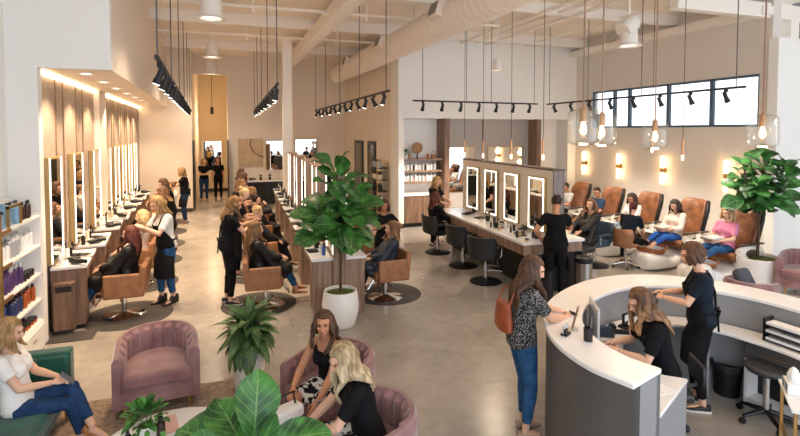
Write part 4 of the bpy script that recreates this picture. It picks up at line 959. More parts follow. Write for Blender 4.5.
for i in range(4):
    for j in range(4): b.box(-.03+.03*i, -.07+.03*j, .03, -.012+.03*i, -.052+.03*j, .038, Matrix.Translation((0, 0, .05)) @ M)
b.build('keypad', CAPG, t, smooth=False); MB().tube([(-.08, -.09, .05), (-.08, -.05, .09), (-.08, .06, .13), (-.08, .1, .12)], [.025, .018, .018, .025], 10).build('handset', BLACK, t)
t = thing('card_terminal', 'black card terminal with a white screen by the telephone', 'card terminal', (4.0, 4.16, .751), .3); MB().box(-.05, -.06, 0, .05, .06, .03).build('terminal_base', BLACK, t, bevel=.006); MB().box(-.04, -.01, .03, .04, .02, .16).build('terminal_body', BLACK, t, bevel=.006); MB().box(-.032, -.0115, .08, .032, -.01, .145).build('terminal_screen', WB, t)
t = thing('stapler', 'black stapler lying on the work surface before the telephone', 'stapler', (3.85, 4.05, .751), -.5); MB().box(-.08, -.015, 0, .08, .015, .015).build('stapler_base', BLACK, t, bevel=.004); MB().box(-.08, -.014, .02, .07, .014, .045).build('stapler_arm', BLACK, t, bevel=.006)
t = thing('paper_tray', 'three-tier black letter tray full of paper on the desk', 'letter tray', (5.1, 3.26, .751), radians(4))
for k in range(3):
    MB().box(-.02, -.2, .01+.075*k, .13, .2, .018+.075*k).build('tier', BLACK, t); MB().box(-.01, -.18, .02+.075*k, .12, .18, .045+.075*k).build('paper_stack', PAPER, t)
for y in (-.2, .19): MB().box(-.02, y, 0, .13, y+.012, .23).build('side_frame', BLACK, t)
t = thing('card_holder', 'black and clear business card holder on the counter', 'card holder', (2.74, 3.52, 1.101), .5); MB().box(-.05, -.03, 0, .05, .03, .02).build('holder_base', BLACK, t, bevel=.008); MB().box(-.045, .0, .02, .045, .012, .09).build('cards', CAPS, t); MB().box(-.05, -.02, .02, .0, -.005, .06).build('holder_lip', BLACK, t)
t = thing('display_stand', 'acrylic stand with a brown leaflet leaning on the counter', 'display stand', (2.88, 3.6, 1.101), .9); M = Matrix.Rotation(radians(14), 4, 'X'); MB().box(-.06, 0, .0, .06, .006, .22, M).build('acrylic_sheet', GLASS, t); MB().box(-.05, .008, .01, .05, .014, .2, M).build('leaflet', mat('leaflet_brown', '#8a6146', .7), t); MB().box(-.06, -.04, 0, .06, .06, .006).build('stand_foot', GLASS, t)
t = thing('pen_cup', 'black pen cup with pens on the curved counter', 'pen cup', (2.84, 3.36, 1.101)); MB().lathe([(0, 0), (.036, 0), (.038, .11), (.032, .11), (.03, .01), (0, .01)], n=20).build('cup', BLACK, t)
for k in range(4): MB().tube([(.01*cos(k*1.7), .01*sin(k*1.7), .012), (.032*cos(k*1.7), .032*sin(k*1.7), .18+.01*k)], .005, 6).build('pen', [BLACK, DBL, BLACK, CAPG][k], t)
tag(MB().box(3.14, 2.98, .752, 3.4, 3.12, .756).build('price_sheet', PAPER), 'loose paper sheet on the low end of the work surface', 'paper')
t = thing('desk_pouch', 'small dark pouch at the low end of the reception desk', 'pouch', (3.1, 3.02, .752)); MB().box(-.04, -.03, 0, .04, .03, .05).build('pouch_body', mat('pouch_teal', '#2c4450', .6), t, bevel=.015); MB().box(-.035, -.005, .048, .035, .005, .055).build('zip', CAPS, t)
# ------------------------------------------------------------------ pedicure chairs
def pedicure_chair(label):
    t = thing('pedicure_chair', label, 'pedicure chair', (0, 0, 0), 0, None)
    R = []
    for y, w, h in ((-.5, .2, .16), (-.48, .27, .26), (-.2, .3, .38), (.15, .29, .38), (.42, .27, .2), (.58, .31, .22), (.72, .36, .3), (.95, .37, .36), (1.12, .31, .36), (1.2, .22, .33), (1.22, .12, .25)):
        o = []
        for j in range(24):
            a = 2*pi*j/24; c, s = cos(a), sin(a); f = lambda q: (abs(q)**.55)*(1 if q > 0 else -1)
            o.append((w*f(c)*(1-.12*(s > 0)*s), y, h*(.5+.5*f(s))))
        R.append(o)
    MB().rings(R).build('tub_base', PEARL, t, angle=60, subsurf=1)
    MB().lathe([(0, .37), (.1, .35), (.24, .36), (.3, .44), (.31, .45), (.315, .43), (.27, .33), (0, .3)], c=(0, .86, 0), n=32, sy=.95).build('foot_bowl', AMBER, t)
    MB().lathe([(0, .405), (.262, .405), (.262, .41), (0, .411)], c=(0, .86, 0), n=32, sy=.95).build('water', mat('basin_water', '#cfdde3', .05, spec=.8), t)
    MB().tube([(.2, 1.12, .38), (.2, 1.1, .5), (.2, 1.0, .52), (.2, .97, .48)], .014, 8).build('tap', CHROME, t)
    MB().box(-.3, -.3, .38, .3, .38, .56).build('seat', BROWNL, t, bevel=.06, seg=4)
    M = Matrix.Translation((0, -.2, .48)) @ Matrix.Rotation(radians(19), 4, 'X')
    b = MB(); b.M = M
    R = []
    for z, w, th in ((-.02, .27, .05), (.0, .3, .07), (.3, .31, .085), (.6, .32, .08), (.85, .29, .075), (.92, .24, .06), (.94, .2, .04)):
        o = []
        for j in range(24):
            a = 2*pi*j/24; c, s = cos(a), sin(a); f = lambda q: (abs(q)**.6)*(1 if q > 0 else -1)
            x = w*f(c); o.append((x, th*f(s)+.09*(x/.3)**2, z))
        R.append(o)
    b.rings(R); b.build('backrest', BROWNL, t, subsurf=1, angle=60)
    b = MB(); b.M = M
    for zc, hh in ((.74, .13), (.3, .25)): b.ell((0, .05, zc), (.25, .05, hh), n=18)
    b.build('back_cushion', BROWNL, t)
    b = MB(); b.M = M
    R = []
    for z, w, th in ((-.04, .26, .05), (.3, .34, .09), (.7, .35, .09), (.9, .3, .07), (.93, .26, .03)):
        o = []
        for j in range(24):
            a = 2*pi*j/24; c, s = cos(a), sin(a); f = lambda q: (abs(q)**.6)*(1 if q > 0 else -1)
            x = w*f(c); o.append((x, -.075+th*f(s)+.11*(x/.32)**2, z))
        R.append(o)
    b.rings(R); b.build('back_shell', BLACKM, t, angle=60)
    for s in (-1, 1):
        b = MB(); q = []
        for yy, zz, hh in ((-.3, .6, .1), (-.2, .58, .15), (.1, .57, .17), (.28, .59, .14), (.36, .63, .07)):
            q.append([(s*(.36+.05*cos(2*pi*j/14)), yy, zz+hh*sin(2*pi*j/14)*.9-.02) for j in range(14)])
        b.rings(q); ar = b.build('armrest', IVORY, t)
        MB().ell((s*.405, .05, .57), (.018, .17, .075)).build('arm_inlay', WOODD, ar)
        MB().box(s*.36-.055, -.32, .71, s*.36+.055, .34, .745).build('arm_pad', WOODD, ar, bevel=.02, seg=3)
    return t
PCH = [(11.75, 'farthest brown pedicure chair, next to the alcove wall, with the man in white'), (10.5, 'brown pedicure chair holding the man in a navy shirt'), (9.3, 'brown pedicure chair holding the woman in a white tee and pale jeans'), (8.1, 'brown pedicure chair holding the woman in a pale blouse and bright blue jeans'), (6.95, 'brown pedicure chair holding the blonde woman in pink, beside the tall fig')]
pc0 = pedicure_chair(PCH[0][1])
PX = 9.25
for i, (y, lb) in enumerate(PCH):
    o = pc0 if i == 0 else dup(pc0, label=lb)
    o.location = (PX, y, 0); o.rotation_euler = (0, 0, radians(183-90))
for i, y in enumerate((11.1, 9.9, 8.7, 7.52)):
    w = ['between the two men in pedicure chairs', 'between the navy shirt and white tee clients', 'between the white tee and pale blouse women', 'beside the blonde woman in pink'][i]
    t = thing('nail_cart', 'walnut side cabinet with a white top '+w, 'cabinet', (9.1, y, 0)) 
    MB().box(-.18, -.15, .05, .2, .15, .58).build('carcass', WOOD, t, bevel=.004); MB().box(-.2, -.17, .58, .22, .17, .605).build('worktop', QUARTZ, t, bevel=.004); MB().box(-.19, -.13, .34, -.178, .13, .56).build('drawer', WOOD, t)
    for k in range(3): bottle(['cyl', 'pump', 'jar'][k], [.16, .2, .06][k], .028, WB, [WB, CAPS, CAPG][k], 'white %s on the side cabinet %s' % (['slim bottle', 'pump bottle', 'low jar'][k], w), None, (9.0+.1*k, y+.03*(k-1), .606))
# stools for the pedicurists
t = thing('tech_stool', 'brown leather stool with low curved back on castors, at the foot baths', 'stool', (7.87, 8.22, 0), radians(20-90))
b = MB(); R = []
MB().box(-.2, -.2, .44, .2, .2, .52).build('seat', TAN, t, bevel=.04, seg=4)
R = []
for z, w in ((.5, .17), (.56, .21), (.7, .24), (.8, .22), (.83, .18)):
    o = []
    for k in range(11): a = pi+pi*k/10; o.append((w*cos(a), -.12+.13*sin(a), z))
    for k in reversed(range(11)): a = pi+pi*k/10; o.append(((w-.035)*cos(a), -.12+.095*sin(a), z))
    R.append(o)
MB().rings(R).build('backrest', TAN, t, angle=50)
MB().lathe([(.028, .1), (.028, .44), (0, .44)], n=14).build('column', CHROME, t)
for k in range(5):
    a = k*2*pi/5+.3; lg = MB().tube([(0, 0, .12), (.25*cos(a), .25*sin(a), .07)], [.022, .014], 8).build('leg', CHROME, t)
    MB().tube([(.26*cos(a)-.014*sin(a), .26*sin(a)+.014*cos(a), .028), (.26*cos(a)+.014*sin(a), .26*sin(a)-.014*cos(a), .028)], .028, 12).build('castor', BLACK, lg)
t = thing('pedestal_light', 'round cream pedestal tank with chrome knobs between the last two foot baths', 'foot bath', (8.02, 6.62, 0)); MB().lathe([(0, 0), (.2, 0), (.24, .08), (.24, .3), (.17, .44), (0, .47)], n=30).build('tank', PEARL, t); MB().ell((-.2, -.06, .3), (.035, .035, .035)).build('knob', CHROME, t); MB().ell((-.2, .08, .22), (.03, .03, .03)).build('knob', CHROME, t)
t['category'] = 'tank'; t.name = 'spa_tank'
# ------------------------------------------------------------------ people
def fabric(name, col, col2=None, ns=6, r=.85, **k): return mat('cloth_'+name, col, r, col2=col2, nscale=ns, bump=.12, bscale=30, spec=.2, **k)
C_BLACK = fabric('black', '#0d0d0f', '#141417'); C_CHAR = fabric('charcoal', '#26262a', '#303036'); C_NAVYB = fabric('ink_navy', '#131b24', '#1a2430')
C_WHITE = fabric('white', '#f0ede8', '#e2ded8'); C_CREAM = fabric('cream', '#ead9cc', '#dcc8ba'); C_PINKT = fabric('pink', '#d98aa6', '#c87894')
C_JEAN = fabric('jeans', '#24496f', '#335d86', 14); C_JEAND = fabric('dark_jeans', '#1d3456', '#274468', 14); C_JEANL = fabric('pale_jeans', '#9fb5c8', '#b8cad8', 14); C_JEANB = fabric('bright_jeans', '#2a59a8', '#3668b8', 14)
C_GREY = fabric('grey', '#8d8c8e', '#a3a2a4'); C_NAVY = fabric('navy', '#2b4060', '#35496a'); C_POLO = fabric('light_grey', '#cfccc8', '#bdbab6')
C_PRINT = mat('cloth_print', '#1c2028', .85, col2='#8f8b86', nscale=75, detail=1, lo=.5, hi=.6, spec=.2)
C_BW = mat('cloth_black_white_print', '#1a1a1c', .85, col2='#e2ded6', nscale=16, detail=1, lo=.48, hi=.54, spec=.2)
C_CAPE = mat('cloth_cape', '#0b0b0d', .45, col2='#141417', nscale=5, spec=.4)
C_CAPEB = mat('cloth_cape_steel', '#1b222b', .45, col2='#2a3440', nscale=4, spec=.45)
C_APRON = fabric('apron', '#121214', '#19191c')
def hairmat(name, c1, c2, root=None):
    m = mat('hair_'+name, c1, .5, col2=c2, nscale=26, stretch=(1, 1, .16), detail=5, lo=.35, hi=.65, spec=.35, bump=.5, bscale=60)
    if root:
        nt = m.node_tree; b = nt.nodes['Principled BSDF']; r0 = b.inputs['Base Color'].links[0].from_node; nz = r0.inputs['Fac'].links[0].from_node
        r1 = nt.nodes.new('ShaderNodeValToRGB'); r1.color_ramp.elements[0].position = .35; r1.color_ramp.elements[1].position = .65
        r1.color_ramp.elements[0].color = lin(root[0]); r1.color_ramp.elements[1].color = lin(root[1]); nt.links.new(nz.outputs['Fac'], r1.inputs['Fac'])
        tc = nt.nodes.new('ShaderNodeTexCoord'); sx = nt.nodes.new('ShaderNodeSeparateXYZ'); nt.links.new(tc.outputs['Generated'], sx.inputs[0])
        mr = nt.nodes.new('ShaderNodeMapRange'); mr.inputs['From Min'].default_value = .75; mr.inputs['From Max'].default_value = .25; nt.links.new(sx.outputs['Z'], mr.inputs['Value'])
        mx = nt.nodes.new('ShaderNodeMixRGB'); nt.links.new(mr.outputs[0], mx.inputs[0]); nt.links.new(r0.outputs[0], mx.inputs[1]); nt.links.new(r1.outputs[0], mx.inputs[2]); nt.links.new(mx.outputs[0], b.inputs['Base Color'])
    return m
H_DARK = hairmat('dark', '#1c1412', '#36261f'); H_BROWN = hairmat('brown', '#3a261a', '#61432f'); H_RED = hairmat('auburn', '#3a1813', '#6a3122')
H_BLOND = hairmat('blonde', '#7d5c38', '#bf9a66'); H_ASH = hairmat('ash_blonde', '#7d6448', '#c4ab82', ('#a18a68', '#e2d0ae')); H_LIGHT = hairmat('light_blonde', '#a58457', '#d8bd90')
H_OMBRE = hairmat('caramel', '#3f2a1d', '#7c573a', ('#5d402b', '#b98c5e')); H_DIRTY = hairmat('dark_blonde', '#583d26', '#93704a'); H_BURG = hairmat('burgundy', '#2a0f12', '#571c22')
S_BLACK = mat('shoe_black', '#18181a', .5); S_WHITE = mat('shoe_white', '#e9e7e4', .5); S_TAN = mat('shoe_tan', '#a8713f', .5); S_BEIGE = mat('shoe_beige', '#b29684', .6)
SOLE = mat('shoe_sole', '#ded9d2', .6)

def remesh(mb, vox, smooth=2, fac=.5):
    me = bpy.data.meshes.new('tmp'); me.from_pydata(mb.v, [], mb.f)
    bm = bmesh.new(); bm.from_mesh(me); bmesh.ops.recalc_face_normals(bm, faces=bm.faces); bm.to_mesh(me); bm.free()
    o = bpy.data.objects.new('tmp', me); COL.objects.link(o)
    r = o.modifiers.new('r', 'REMESH'); r.mode = 'VOXEL'; r.voxel_size = vox; r.use_smooth_shade = True
    if smooth:
        s = o.modifiers.new('s', 'SMOOTH'); s.factor = fac; s.iterations = smooth
    dg = bpy.context.evaluated_depsgraph_get(); dg.update()
    out = bpy.data.meshes.new_from_object(o.evaluated_get(dg))
    bpy.data.objects.remove(o); bpy.data.meshes.remove(me)
    return out
def ik(a, b, l1, l2, pole):
    a, b = V(a), V(b); d = b-a; L = d.length; mx = (l1+l2)*.995
    if L > mx: b = a+d*(mx/L); d = b-a; L = mx
    u = d/L; x = (l1*l1-l2*l2+L*L)/(2*L); h = sqrt(max(0, l1*l1-x*x))
    p = V(pole); p = p-u*p.dot(u); p = p.normalized() if p.length > 1e-6 else u.orthogonal().normalized()
    return a+u*x+p*h, b

class Fig:
    """a posed figure in its own frame: faces +Y, its right hand on +X, the floor at z 0"""
    def __init__(s, pose='stand', seat=.5, lean=0, twist=0, head=(0, 0), hands=None, feet=None, vox=.011, female=True, elbow=None, side=0, thick=1.):
        s.vox = vox; s.female = female; s.k = thick
        s.P = V((0, 0, .94)) if pose == 'stand' else V((0, 0, seat+.1))
        sp = []; p = s.P.copy(); n = 26; L = .5
        for i in range(n+1):
            t = i/n; ang = radians(lean)*(.25+.75*min(1, t*1.6)) if pose == 'stand' else radians(lean)*(.8+.4*t)
            d = V((sin(radians(side))*t, sin(ang), cos(ang))).normalized()
            sp.append((t*L, p.copy(), d)); p += d*(L/n)
        s.sp = sp
        tw = lambda t: radians(twist)*max(0, min(1, t/.45))
        s.tw = tw
        N = s.at(.5)[0]; d = s.at(.5)[1]
        hp, hy = radians(head[0]), radians(head[1])
        fwd = Matrix.Rotation(hy+tw(.5), 3, 'Z') @ V((0, cos(hp), -sin(hp)))
        up = Matrix.Rotation(hy+tw(.5), 3, 'Z') @ V((0, sin(hp), cos(hp)))
        s.neck = N; s.hc = N+d*.075+up*.115+fwd*.03
        s.HM = Matrix((up.cross(fwd)*-1, fwd, up)).transposed().to_4x4(); s.HM.translation = s.hc
        s.HR = s.HM.to_3x3()
        sw = .16 if female else .185; s.sh = {}
        for sg in (1, -1):
            q, lat, f = s.frame(.455); s.sh[sg] = q+lat*sg*sw
        s.el = {}; s.wr = {}; s.hd = {}
        for sg in (1, -1):
            h = (hands or {}).get(sg)
            if h is None:
                h = (sg*(.22 if pose == 'stand' else .2), .12 if pose == 'stand' else .32, s.P.z+(-.07 if pose == 'stand' else .1))
            hv = V(h); pole = (elbow or {}).get(sg, (sg*.7, -.6, -.6))
            e, w = ik(s.sh[sg], hv, .285, .25, pole); s.el[sg] = e; s.wr[sg] = w
        s.hip = {sg: s.P+V((sg*.09, 0, -.03)) for sg in (1, -1)}
        s.kn = {}; s.an = {}; s.toe = {}
        for sg in (1, -1):
            f = (feet or {}).get(sg)
            if f is None: f = (sg*.1, .02*sg, .08) if pose == 'stand' else (sg*.1, .48, .08)
            pole = (sg*.15, 1, .0) if pose == 'stand' else (sg*.15, .6, 1)
            k, a = ik(s.hip[sg], f[:3], .42, .415, pole); s.kn[sg] = k; s.an[sg] = a
            yawf = radians(f[3]) if len(f) > 3 else -sg*radians(8); pit = f[4] if len(f) > 4 else -.04
            s.toe[sg] = (V((sin(-yawf), cos(yawf), pit))).normalized()
    def at(s, t):
        if t <= 0: return s.sp[0][1]+s.sp[0][2]*t, s.sp[0][2]
        f = min(t/.5, 1)*(len(s.sp)-1); i = min(int(f), len(s.sp)-2); u = f-i
        return s.sp[i][1].lerp(s.sp[i+1][1], u), s.sp[i][2].lerp(s.sp[i+1][2], u)
    def frame(s, t):
        c, d = s.at(t); lat = Matrix.Rotation(s.tw(t), 3, 'Z') @ V((1, 0, 0)); lat = (lat-d*lat.dot(d)).normalized(); return c, lat, d.cross(lat)
    TOR = [(-.1, .1, .09, 0), (-.05, .155, .115, -.01), (0, .172, .12, -.012), (.08, .158, .11, -.005), (.17, .128, .095, 0), (.26, .135, .1, .0), (.34, .15, .108, .0), (.41, .158, .1, -.01), (.455, .15, .082, -.015), (.49, .1, .065, -.012), (.515, .062, .056, -.002)]
    def torso(s, mb, inf=0., t0=-.2, t1=.6, n=20, arc=None):
        R = []; pts = [q for q in s.TOR if t0-1e-6 <= q[0] <= t1+1e-6]
        # interpolate the cut ends
        def ev(t):
            for a, b in zip(s.TOR, s.TOR[1:]):
                if a[0] <= t <= b[0]: u = (t-a[0])/(b[0]-a[0]); return (t,)+tuple(a[i]+(b[i]-a[i])*u for i in (1, 2, 3))
        if t0 > -.1 and abs(pts[0][0]-t0) > 1e-4: pts = [ev(t0)]+pts
        if t1 < .515 and abs(pts[-1][0]-t1) > 1e-4: pts = pts+[ev(t1)]
        for t, a, b, off in pts:
            if not s.female: a *= 1.1 if t > .12 else .95; b *= 1.05
            a *= s.k; b *= s.k; c, lat, fw = s.frame(t)
            R.append([c+lat*((a+inf)*cos(2*pi*j/n))+fw*((b+inf)*sin(2*pi*j/n)+off) for j in range(n)])
        mb.rings(R)
        if s.female and t1 > .35:
            c, lat, fw = s.frame(.325)
            for sg in (1, -1): mb.ell(c+lat*sg*.068+fw*.07, (.062+inf, .06+inf, .065+inf))
    def arm(s, mb, sg, inf=0., f0=0., f1=2., n=10):
        S, E_, W = s.sh[sg], s.el[sg], s.wr[sg]; k = (1 if s.female else 1.12)*s.k
        pts = [(S, .052), (S.lerp(E_, .35), .046), (S.lerp(E_, .8), .04), (E_, .04), (E_.lerp(W, .25), .041), (E_.lerp(W, .7), .031), (W, .026)]
        par = [0, .35, .8, 1, 1.25, 1.7, 2]; P_ = []; r_ = []
        for (p, r), t in zip(pts, par):
            if t <= f1+1e-6: P_.append(p); r_.append(r*k+inf)
        if f1 < 2:
            i = max(j for j in range(7) if par[j] <= f1); 
            if i < 6 and f1 > par[i]: u = (f1-par[i])/(par[i+1]-par[i]); P_.append(pts[i][0].lerp(pts[i+1][0], u)); r_.append((pts[i][1]*(1-u)+pts[i+1][1]*u)*k+inf)
        if len(P_) < 2: P_ = [P_[0], P_[0].lerp(E_, .1)]; r_ = r_*2
        mb.tube(P_, r_, n); mb.ell(S, (.052*k+inf,)*3); 
        c, lat, fw = s.frame(.43); mb.tube([c+lat*sg*.06, S], [.07*s.k+inf*.6, .05*k+inf], n)
    def leg(s, mb, sg, inf=0., f1=2., n=12, flare=0.):
        Hh, K, A = s.hip[sg], s.kn[sg], s.an[sg]; k = s.k
        pts = [(Hh, .092), (Hh.lerp(K, .3), .083), (Hh.lerp(K, .75), .064), (K, .056), (K.lerp(A, .25), .055), (K.lerp(A, .6), .043), (A, .034)]
        par = [0, .3, .75, 1, 1.25, 1.6, 2]; P_ = []; r_ = []
        for (p, r), t in zip(pts, par):
            if t <= f1+1e-6: P_.append(p); r_.append(r*k+inf+flare*max(0, t-1))
        if f1 < 2 and P_[-1] != pts[-1][0]:
            i = max(j for j in range(7) if par[j] <= f1)
            if f1 > par[i]+1e-6: u = (f1-par[i])/(par[i+1]-par[i]); P_.append(pts[i][0].lerp(pts[i+1][0], u)); r_.append((pts[i][1]*(1-u)+pts[i+1][1]*u)*k+inf+flare*max(0, f1-1))
        mb.tube(P_, r_, n); mb.ell(K, (.056*k+inf,)*3) if f1 > 1 else None
    def hand(s, mb, sg, grip=.6, n=6):
        W, E_ = s.wr[sg], s.el[sg]; d = (W-E_).normalized()
        up = V((0, 0, 1)); pn = -up+V((-sg, 0, 0))*.7; pn = (pn-d*pn.dot(d)); pn = pn.normalized() if pn.length > .05 else d.orthogonal().normalized()
        sd = d.cross(pn)*(1 if True else 1)
        if sd.dot(V((sg, 0, 0)))+sd.dot(V((0, 0, -1)))*.0 > 0 and sg: pass
        thumb = V((-sg, .3, .35)); ts = 1 if sd.dot(thumb) > 0 else -1; sd *= ts      # sd now points to the thumb side
        pal = W+d*.045
        M = Matrix((sd, d, pn)).transposed()
        mb.ell(pal, (.036, .05, .017), M, 10, 7)
        for i, (o, L) in enumerate(((.026, .068), (.009, .076), (-.009, .07), (-.026, .056))):
            p = W+d*.08+sd*o; pts = [p-d*.02, p]; dd = d.copy()
            for q in range(3):
                c = grip*(.35+.25*q); dd = (dd*cos(c)+pn*sin(c)).normalized(); p = p+dd*L*(.42, .32, .26)[q]; pts.append(p)
                pn2 = pn
            mb.tube(pts, [.0095, .0095, .009, .0085, .0065], n)
        p = W+d*.025+sd*.024; q = p+(sd*.8+d*.55+pn*.25).normalized()*.035; r = q+(d*.85+pn*.4+sd*.05).normalized()*.032; mb.tube([W+d*.015+sd*.01, p, q, r], [.013, .012, .0105, .008], n)
        s.hd[sg] = pal+d*.035+pn*.03
    def head(s, mb):
        M = s.HM; R = s.HR
        def E(c, r, rot=None): mb.ell(M @ V(c), r, R if rot is None else R @ rot, 16, 11)
        E((0, -.012, .025), (.076, .094, .088)); E((0, .02, -.035), (.06, .068, .082)); E((0, .052, -.083), (.028, .026, .022))
        E((0, .066, -.045), (.03, .026, .03)); E((0, .075, .03), (.05, .018, .022))
        for sg in (1, -1):
            E((sg*.034, .066, -.02), (.024, .022, .022)); E((sg*.077, -.005, -.01), (.009, .018, .03))
        mb.tube([M @ V((0, .086, .018)), M @ V((0, .1, -.01)), M @ V((0, .108, -.028)), M @ V((0, .094, -.034))], [.008, .0095, .0125, .009], 8)
        for sg in (1, -1): E((sg*.009, .094, -.031), (.008, .009, .006))
        E((0, .087, -.055), (.02, .009, .0055)); E((0, .085, -.063), (.018, .009, .006))
        c, d = s.at(.49); k = 1 if s.female else 1.18
        mb.tube([c-d*.02, s.neck, M @ V((0, -.012, -.07)), M @ V((0, -.015, -.02))], [.06*k, .05*k, .047*k, .05*k], 14)
    def body(s, skin, root, grip=.6):
        mb = MB(); s.torso(mb); 
        for sg in (1, -1):
            s.arm(mb, sg); s.hand(mb, sg, grip if not isinstance(grip, dict) else grip[sg]); s.leg(mb, sg)
            A = s.an[sg]; t = s.toe[sg]; mb.tube([A+V((0, 0, .01)), A-t*.02+V((0, 0, -.03)), A+t*.08+V((0, 0, -.045)), A+t*.145+V((0, 0, -.055))], [.034, .034, .03, .018], 10)
        s.head(mb)
        me = remesh(mb, s.vox*.75 if s.vox < .009 else s.vox*.85, 1, .5)
        me.name = 'body'
        for m in (skin, EYE, LIP, s.brow): me.materials.append(m)
        IM_ = s.HM.inverted(); v = me.vertices
        for p in me.polygons:
            q = IM_ @ p.center
            if q.y > .045 and abs(q.x) < .06 and abs(q.z) < .09:
                x = abs(q.x)
                if ((x-.031)/.0125)**2+((q.z-.004)/.0062)**2 < 1: p.material_index = 1
                elif (q.x/.021)**2+((q.z+.059)/.009)**2 < 1 and q.y > .07: p.material_index = 2
                elif abs(q.z-.024-.004*cos((x-.03)*60)) < .0042 and .014 < x < .048: p.material_index = 3
        me.polygons.foreach_set('use_smooth', [True]*len(me.polygons))
        o = bpy.data.objects.new('body', me); COL.objects.link(o); o.parent = root; return o
    def part(s, name, mb, m, root, vox=None, smooth=3):
        me = remesh(mb, vox or s.vox, smooth); me.name = name; me.materials.append(m)
        me.polygons.foreach_set('use_smooth', [True]*len(me.polygons))
        o = bpy.data.objects.new(name, me); COL.objects.link(o); o.parent = root; return o
    def shirt(s, root, m, sleeve=.65, t0=-.05, t1=.5, inf=.013, name='shirt'):
        mb = MB(); s.torso(mb, inf, t0, t1)
        if sleeve:
            for sg in (1, -1): s.arm(mb, sg, inf, 0, sleeve)
        else:
            for sg in (1, -1):
                c, lat, fw = s.frame(.4); c2, l2, f2 = s.frame(.475); c3, l3, f3 = s.frame(.4)
                mb.tube([c+lat*sg*.085+fw*.1, c2+l2*sg*.095+f2*.03, c2+l2*sg*.09-f2*.06, c3+l3*sg*.08-f3*.1], .017, 8)
        return s.part(name, mb, m, root)
    def pants(s, root, m, f1=1.9, inf=.011, flare=0., name='trousers'):
        mb = MB(); s.torso(mb, inf, -.1, .1)
        for sg in (1, -1): s.leg(mb, sg, inf, f1, flare=flare)
        mb.ell(s.P+V((0, 0, -.04)), (.15, .11, .085))
        return s.part(name, mb, m, root)
    def skirt(s, root, m, z1=.45, name='skirt'):
        mb = MB(); s.torso(mb, .014, -.1, .1)
        for sg in (1, -1): s.leg(mb, sg, .03, .95)
        mb.ell((s.kn[1]+s.kn[-1]+s.hip[1]+s.hip[-1])/4, (.14, .2, .07)); return s.part(name, mb, m, root)
    def apron(s, root, m, low=.42, high=.36):
        mb = MB(); R = []
        n = 15
        ts = [high, .28, .18, .08, 0, -.06]
        for t in ts:
            a, b, off = [(q[1], q[2], q[3]) for q in s.TOR if q[0] <= t+1e-6][-1]; c, lat, fw = s.frame(t); bust = .05*max(0, 1-abs(t-.32)/.1) if s.female else 0
            sp = radians(55 if t > .2 else (100 if t < .1 else 80)); o = []
            for inf in (.034, .018):
                r = [c+lat*((a+inf)*sin(-sp+2*sp*j/(n-1)))+fw*((b+inf+bust)*cos(-sp+2*sp*j/(n-1))+off) for j in range(n)]
                o += r if inf > .03 else r[::-1]
            R.append(o)
        c, lat, fw = s.frame(0)
        for z, w in ((s.P.z-.2, 0), (s.P.z-low, .01)):
            o = []; sp = radians(95); cc = V((c.x, c.y, z))
            for inf in (.05, .034):
                r = [cc+V(((.165+inf+w)*sin(-sp+2*sp*j/(n-1)), (.12+inf+w)*cos(-sp+2*sp*j/(n-1))*1.05, 0)) for j in range(n)]
                o += r if inf > .04 else r[::-1]
            R.append(o)
        mb.rings(R)
        for sg in (1, -1):
            c, lat, fw = s.frame(high-.01); c2, l2, f2 = s.frame(.49); c3, l3, f3 = s.frame(.3)
            mb.tube([c+lat*sg*.09+fw*.135, c2+l2*sg*.085+f2*.05, c2+l2*sg*.075-f2*.075, c3-l3*sg*.03-f3*.125, s.frame(.1)[0]-s.frame(.1)[2]*.13], .012, 6)
        c, lat, fw = s.frame(.1); pts = [c+lat*(.178*cos(a))+fw*(.128*sin(a)) for a in [radians(x) for x in range(150, 391, 20)]]
        mb.tube(pts, .014, 6); q = c-fw*.14
        mb.tube([q, q+lat*.05-fw*.02+V((0, 0, .02)), q+lat*.06-fw*.01-V((0, 0, .03)), q], .012, 6); mb.tube([q, q-lat*.05-fw*.02+V((0, 0, .02)), q-lat*.06-fw*.01-V((0, 0, .03)), q], .012, 6); mb.tube([q, q-fw*.02-V((0, 0, .22))], [.016, .01], 6)
        o = mb.build('apron', m, root, angle=60); return o
    def cape(s, root, m):
        mb = MB(); s.torso(mb, .03, .0, .5)
        for sg in (1, -1):
            s.arm(mb, sg, .035, 0, 1.85); s.leg(mb, sg, .055, 1.12)
            mb.tube([s.sh[sg], s.kn[sg].lerp(s.hip[sg], .35)+V((sg*.09, 0, -.04))], [.06, .09], 12)
            mb.tube([s.hip[sg]+V((sg*.06, -.03, .05)), s.kn[sg]+V((sg*.05, -.02, -.1))], [.1, .06], 12)
        mb.ell((s.kn[1]+s.kn[-1])*.32+s.P*.36+V((0, 0, .04)), (.16, .22, .1)); mb.ell(s.frame(.2)[0]+V((0, .08, 0)), (.19, .16, .2))
        return s.part('cape', mb, m, root, max(s.vox, .013), 5)
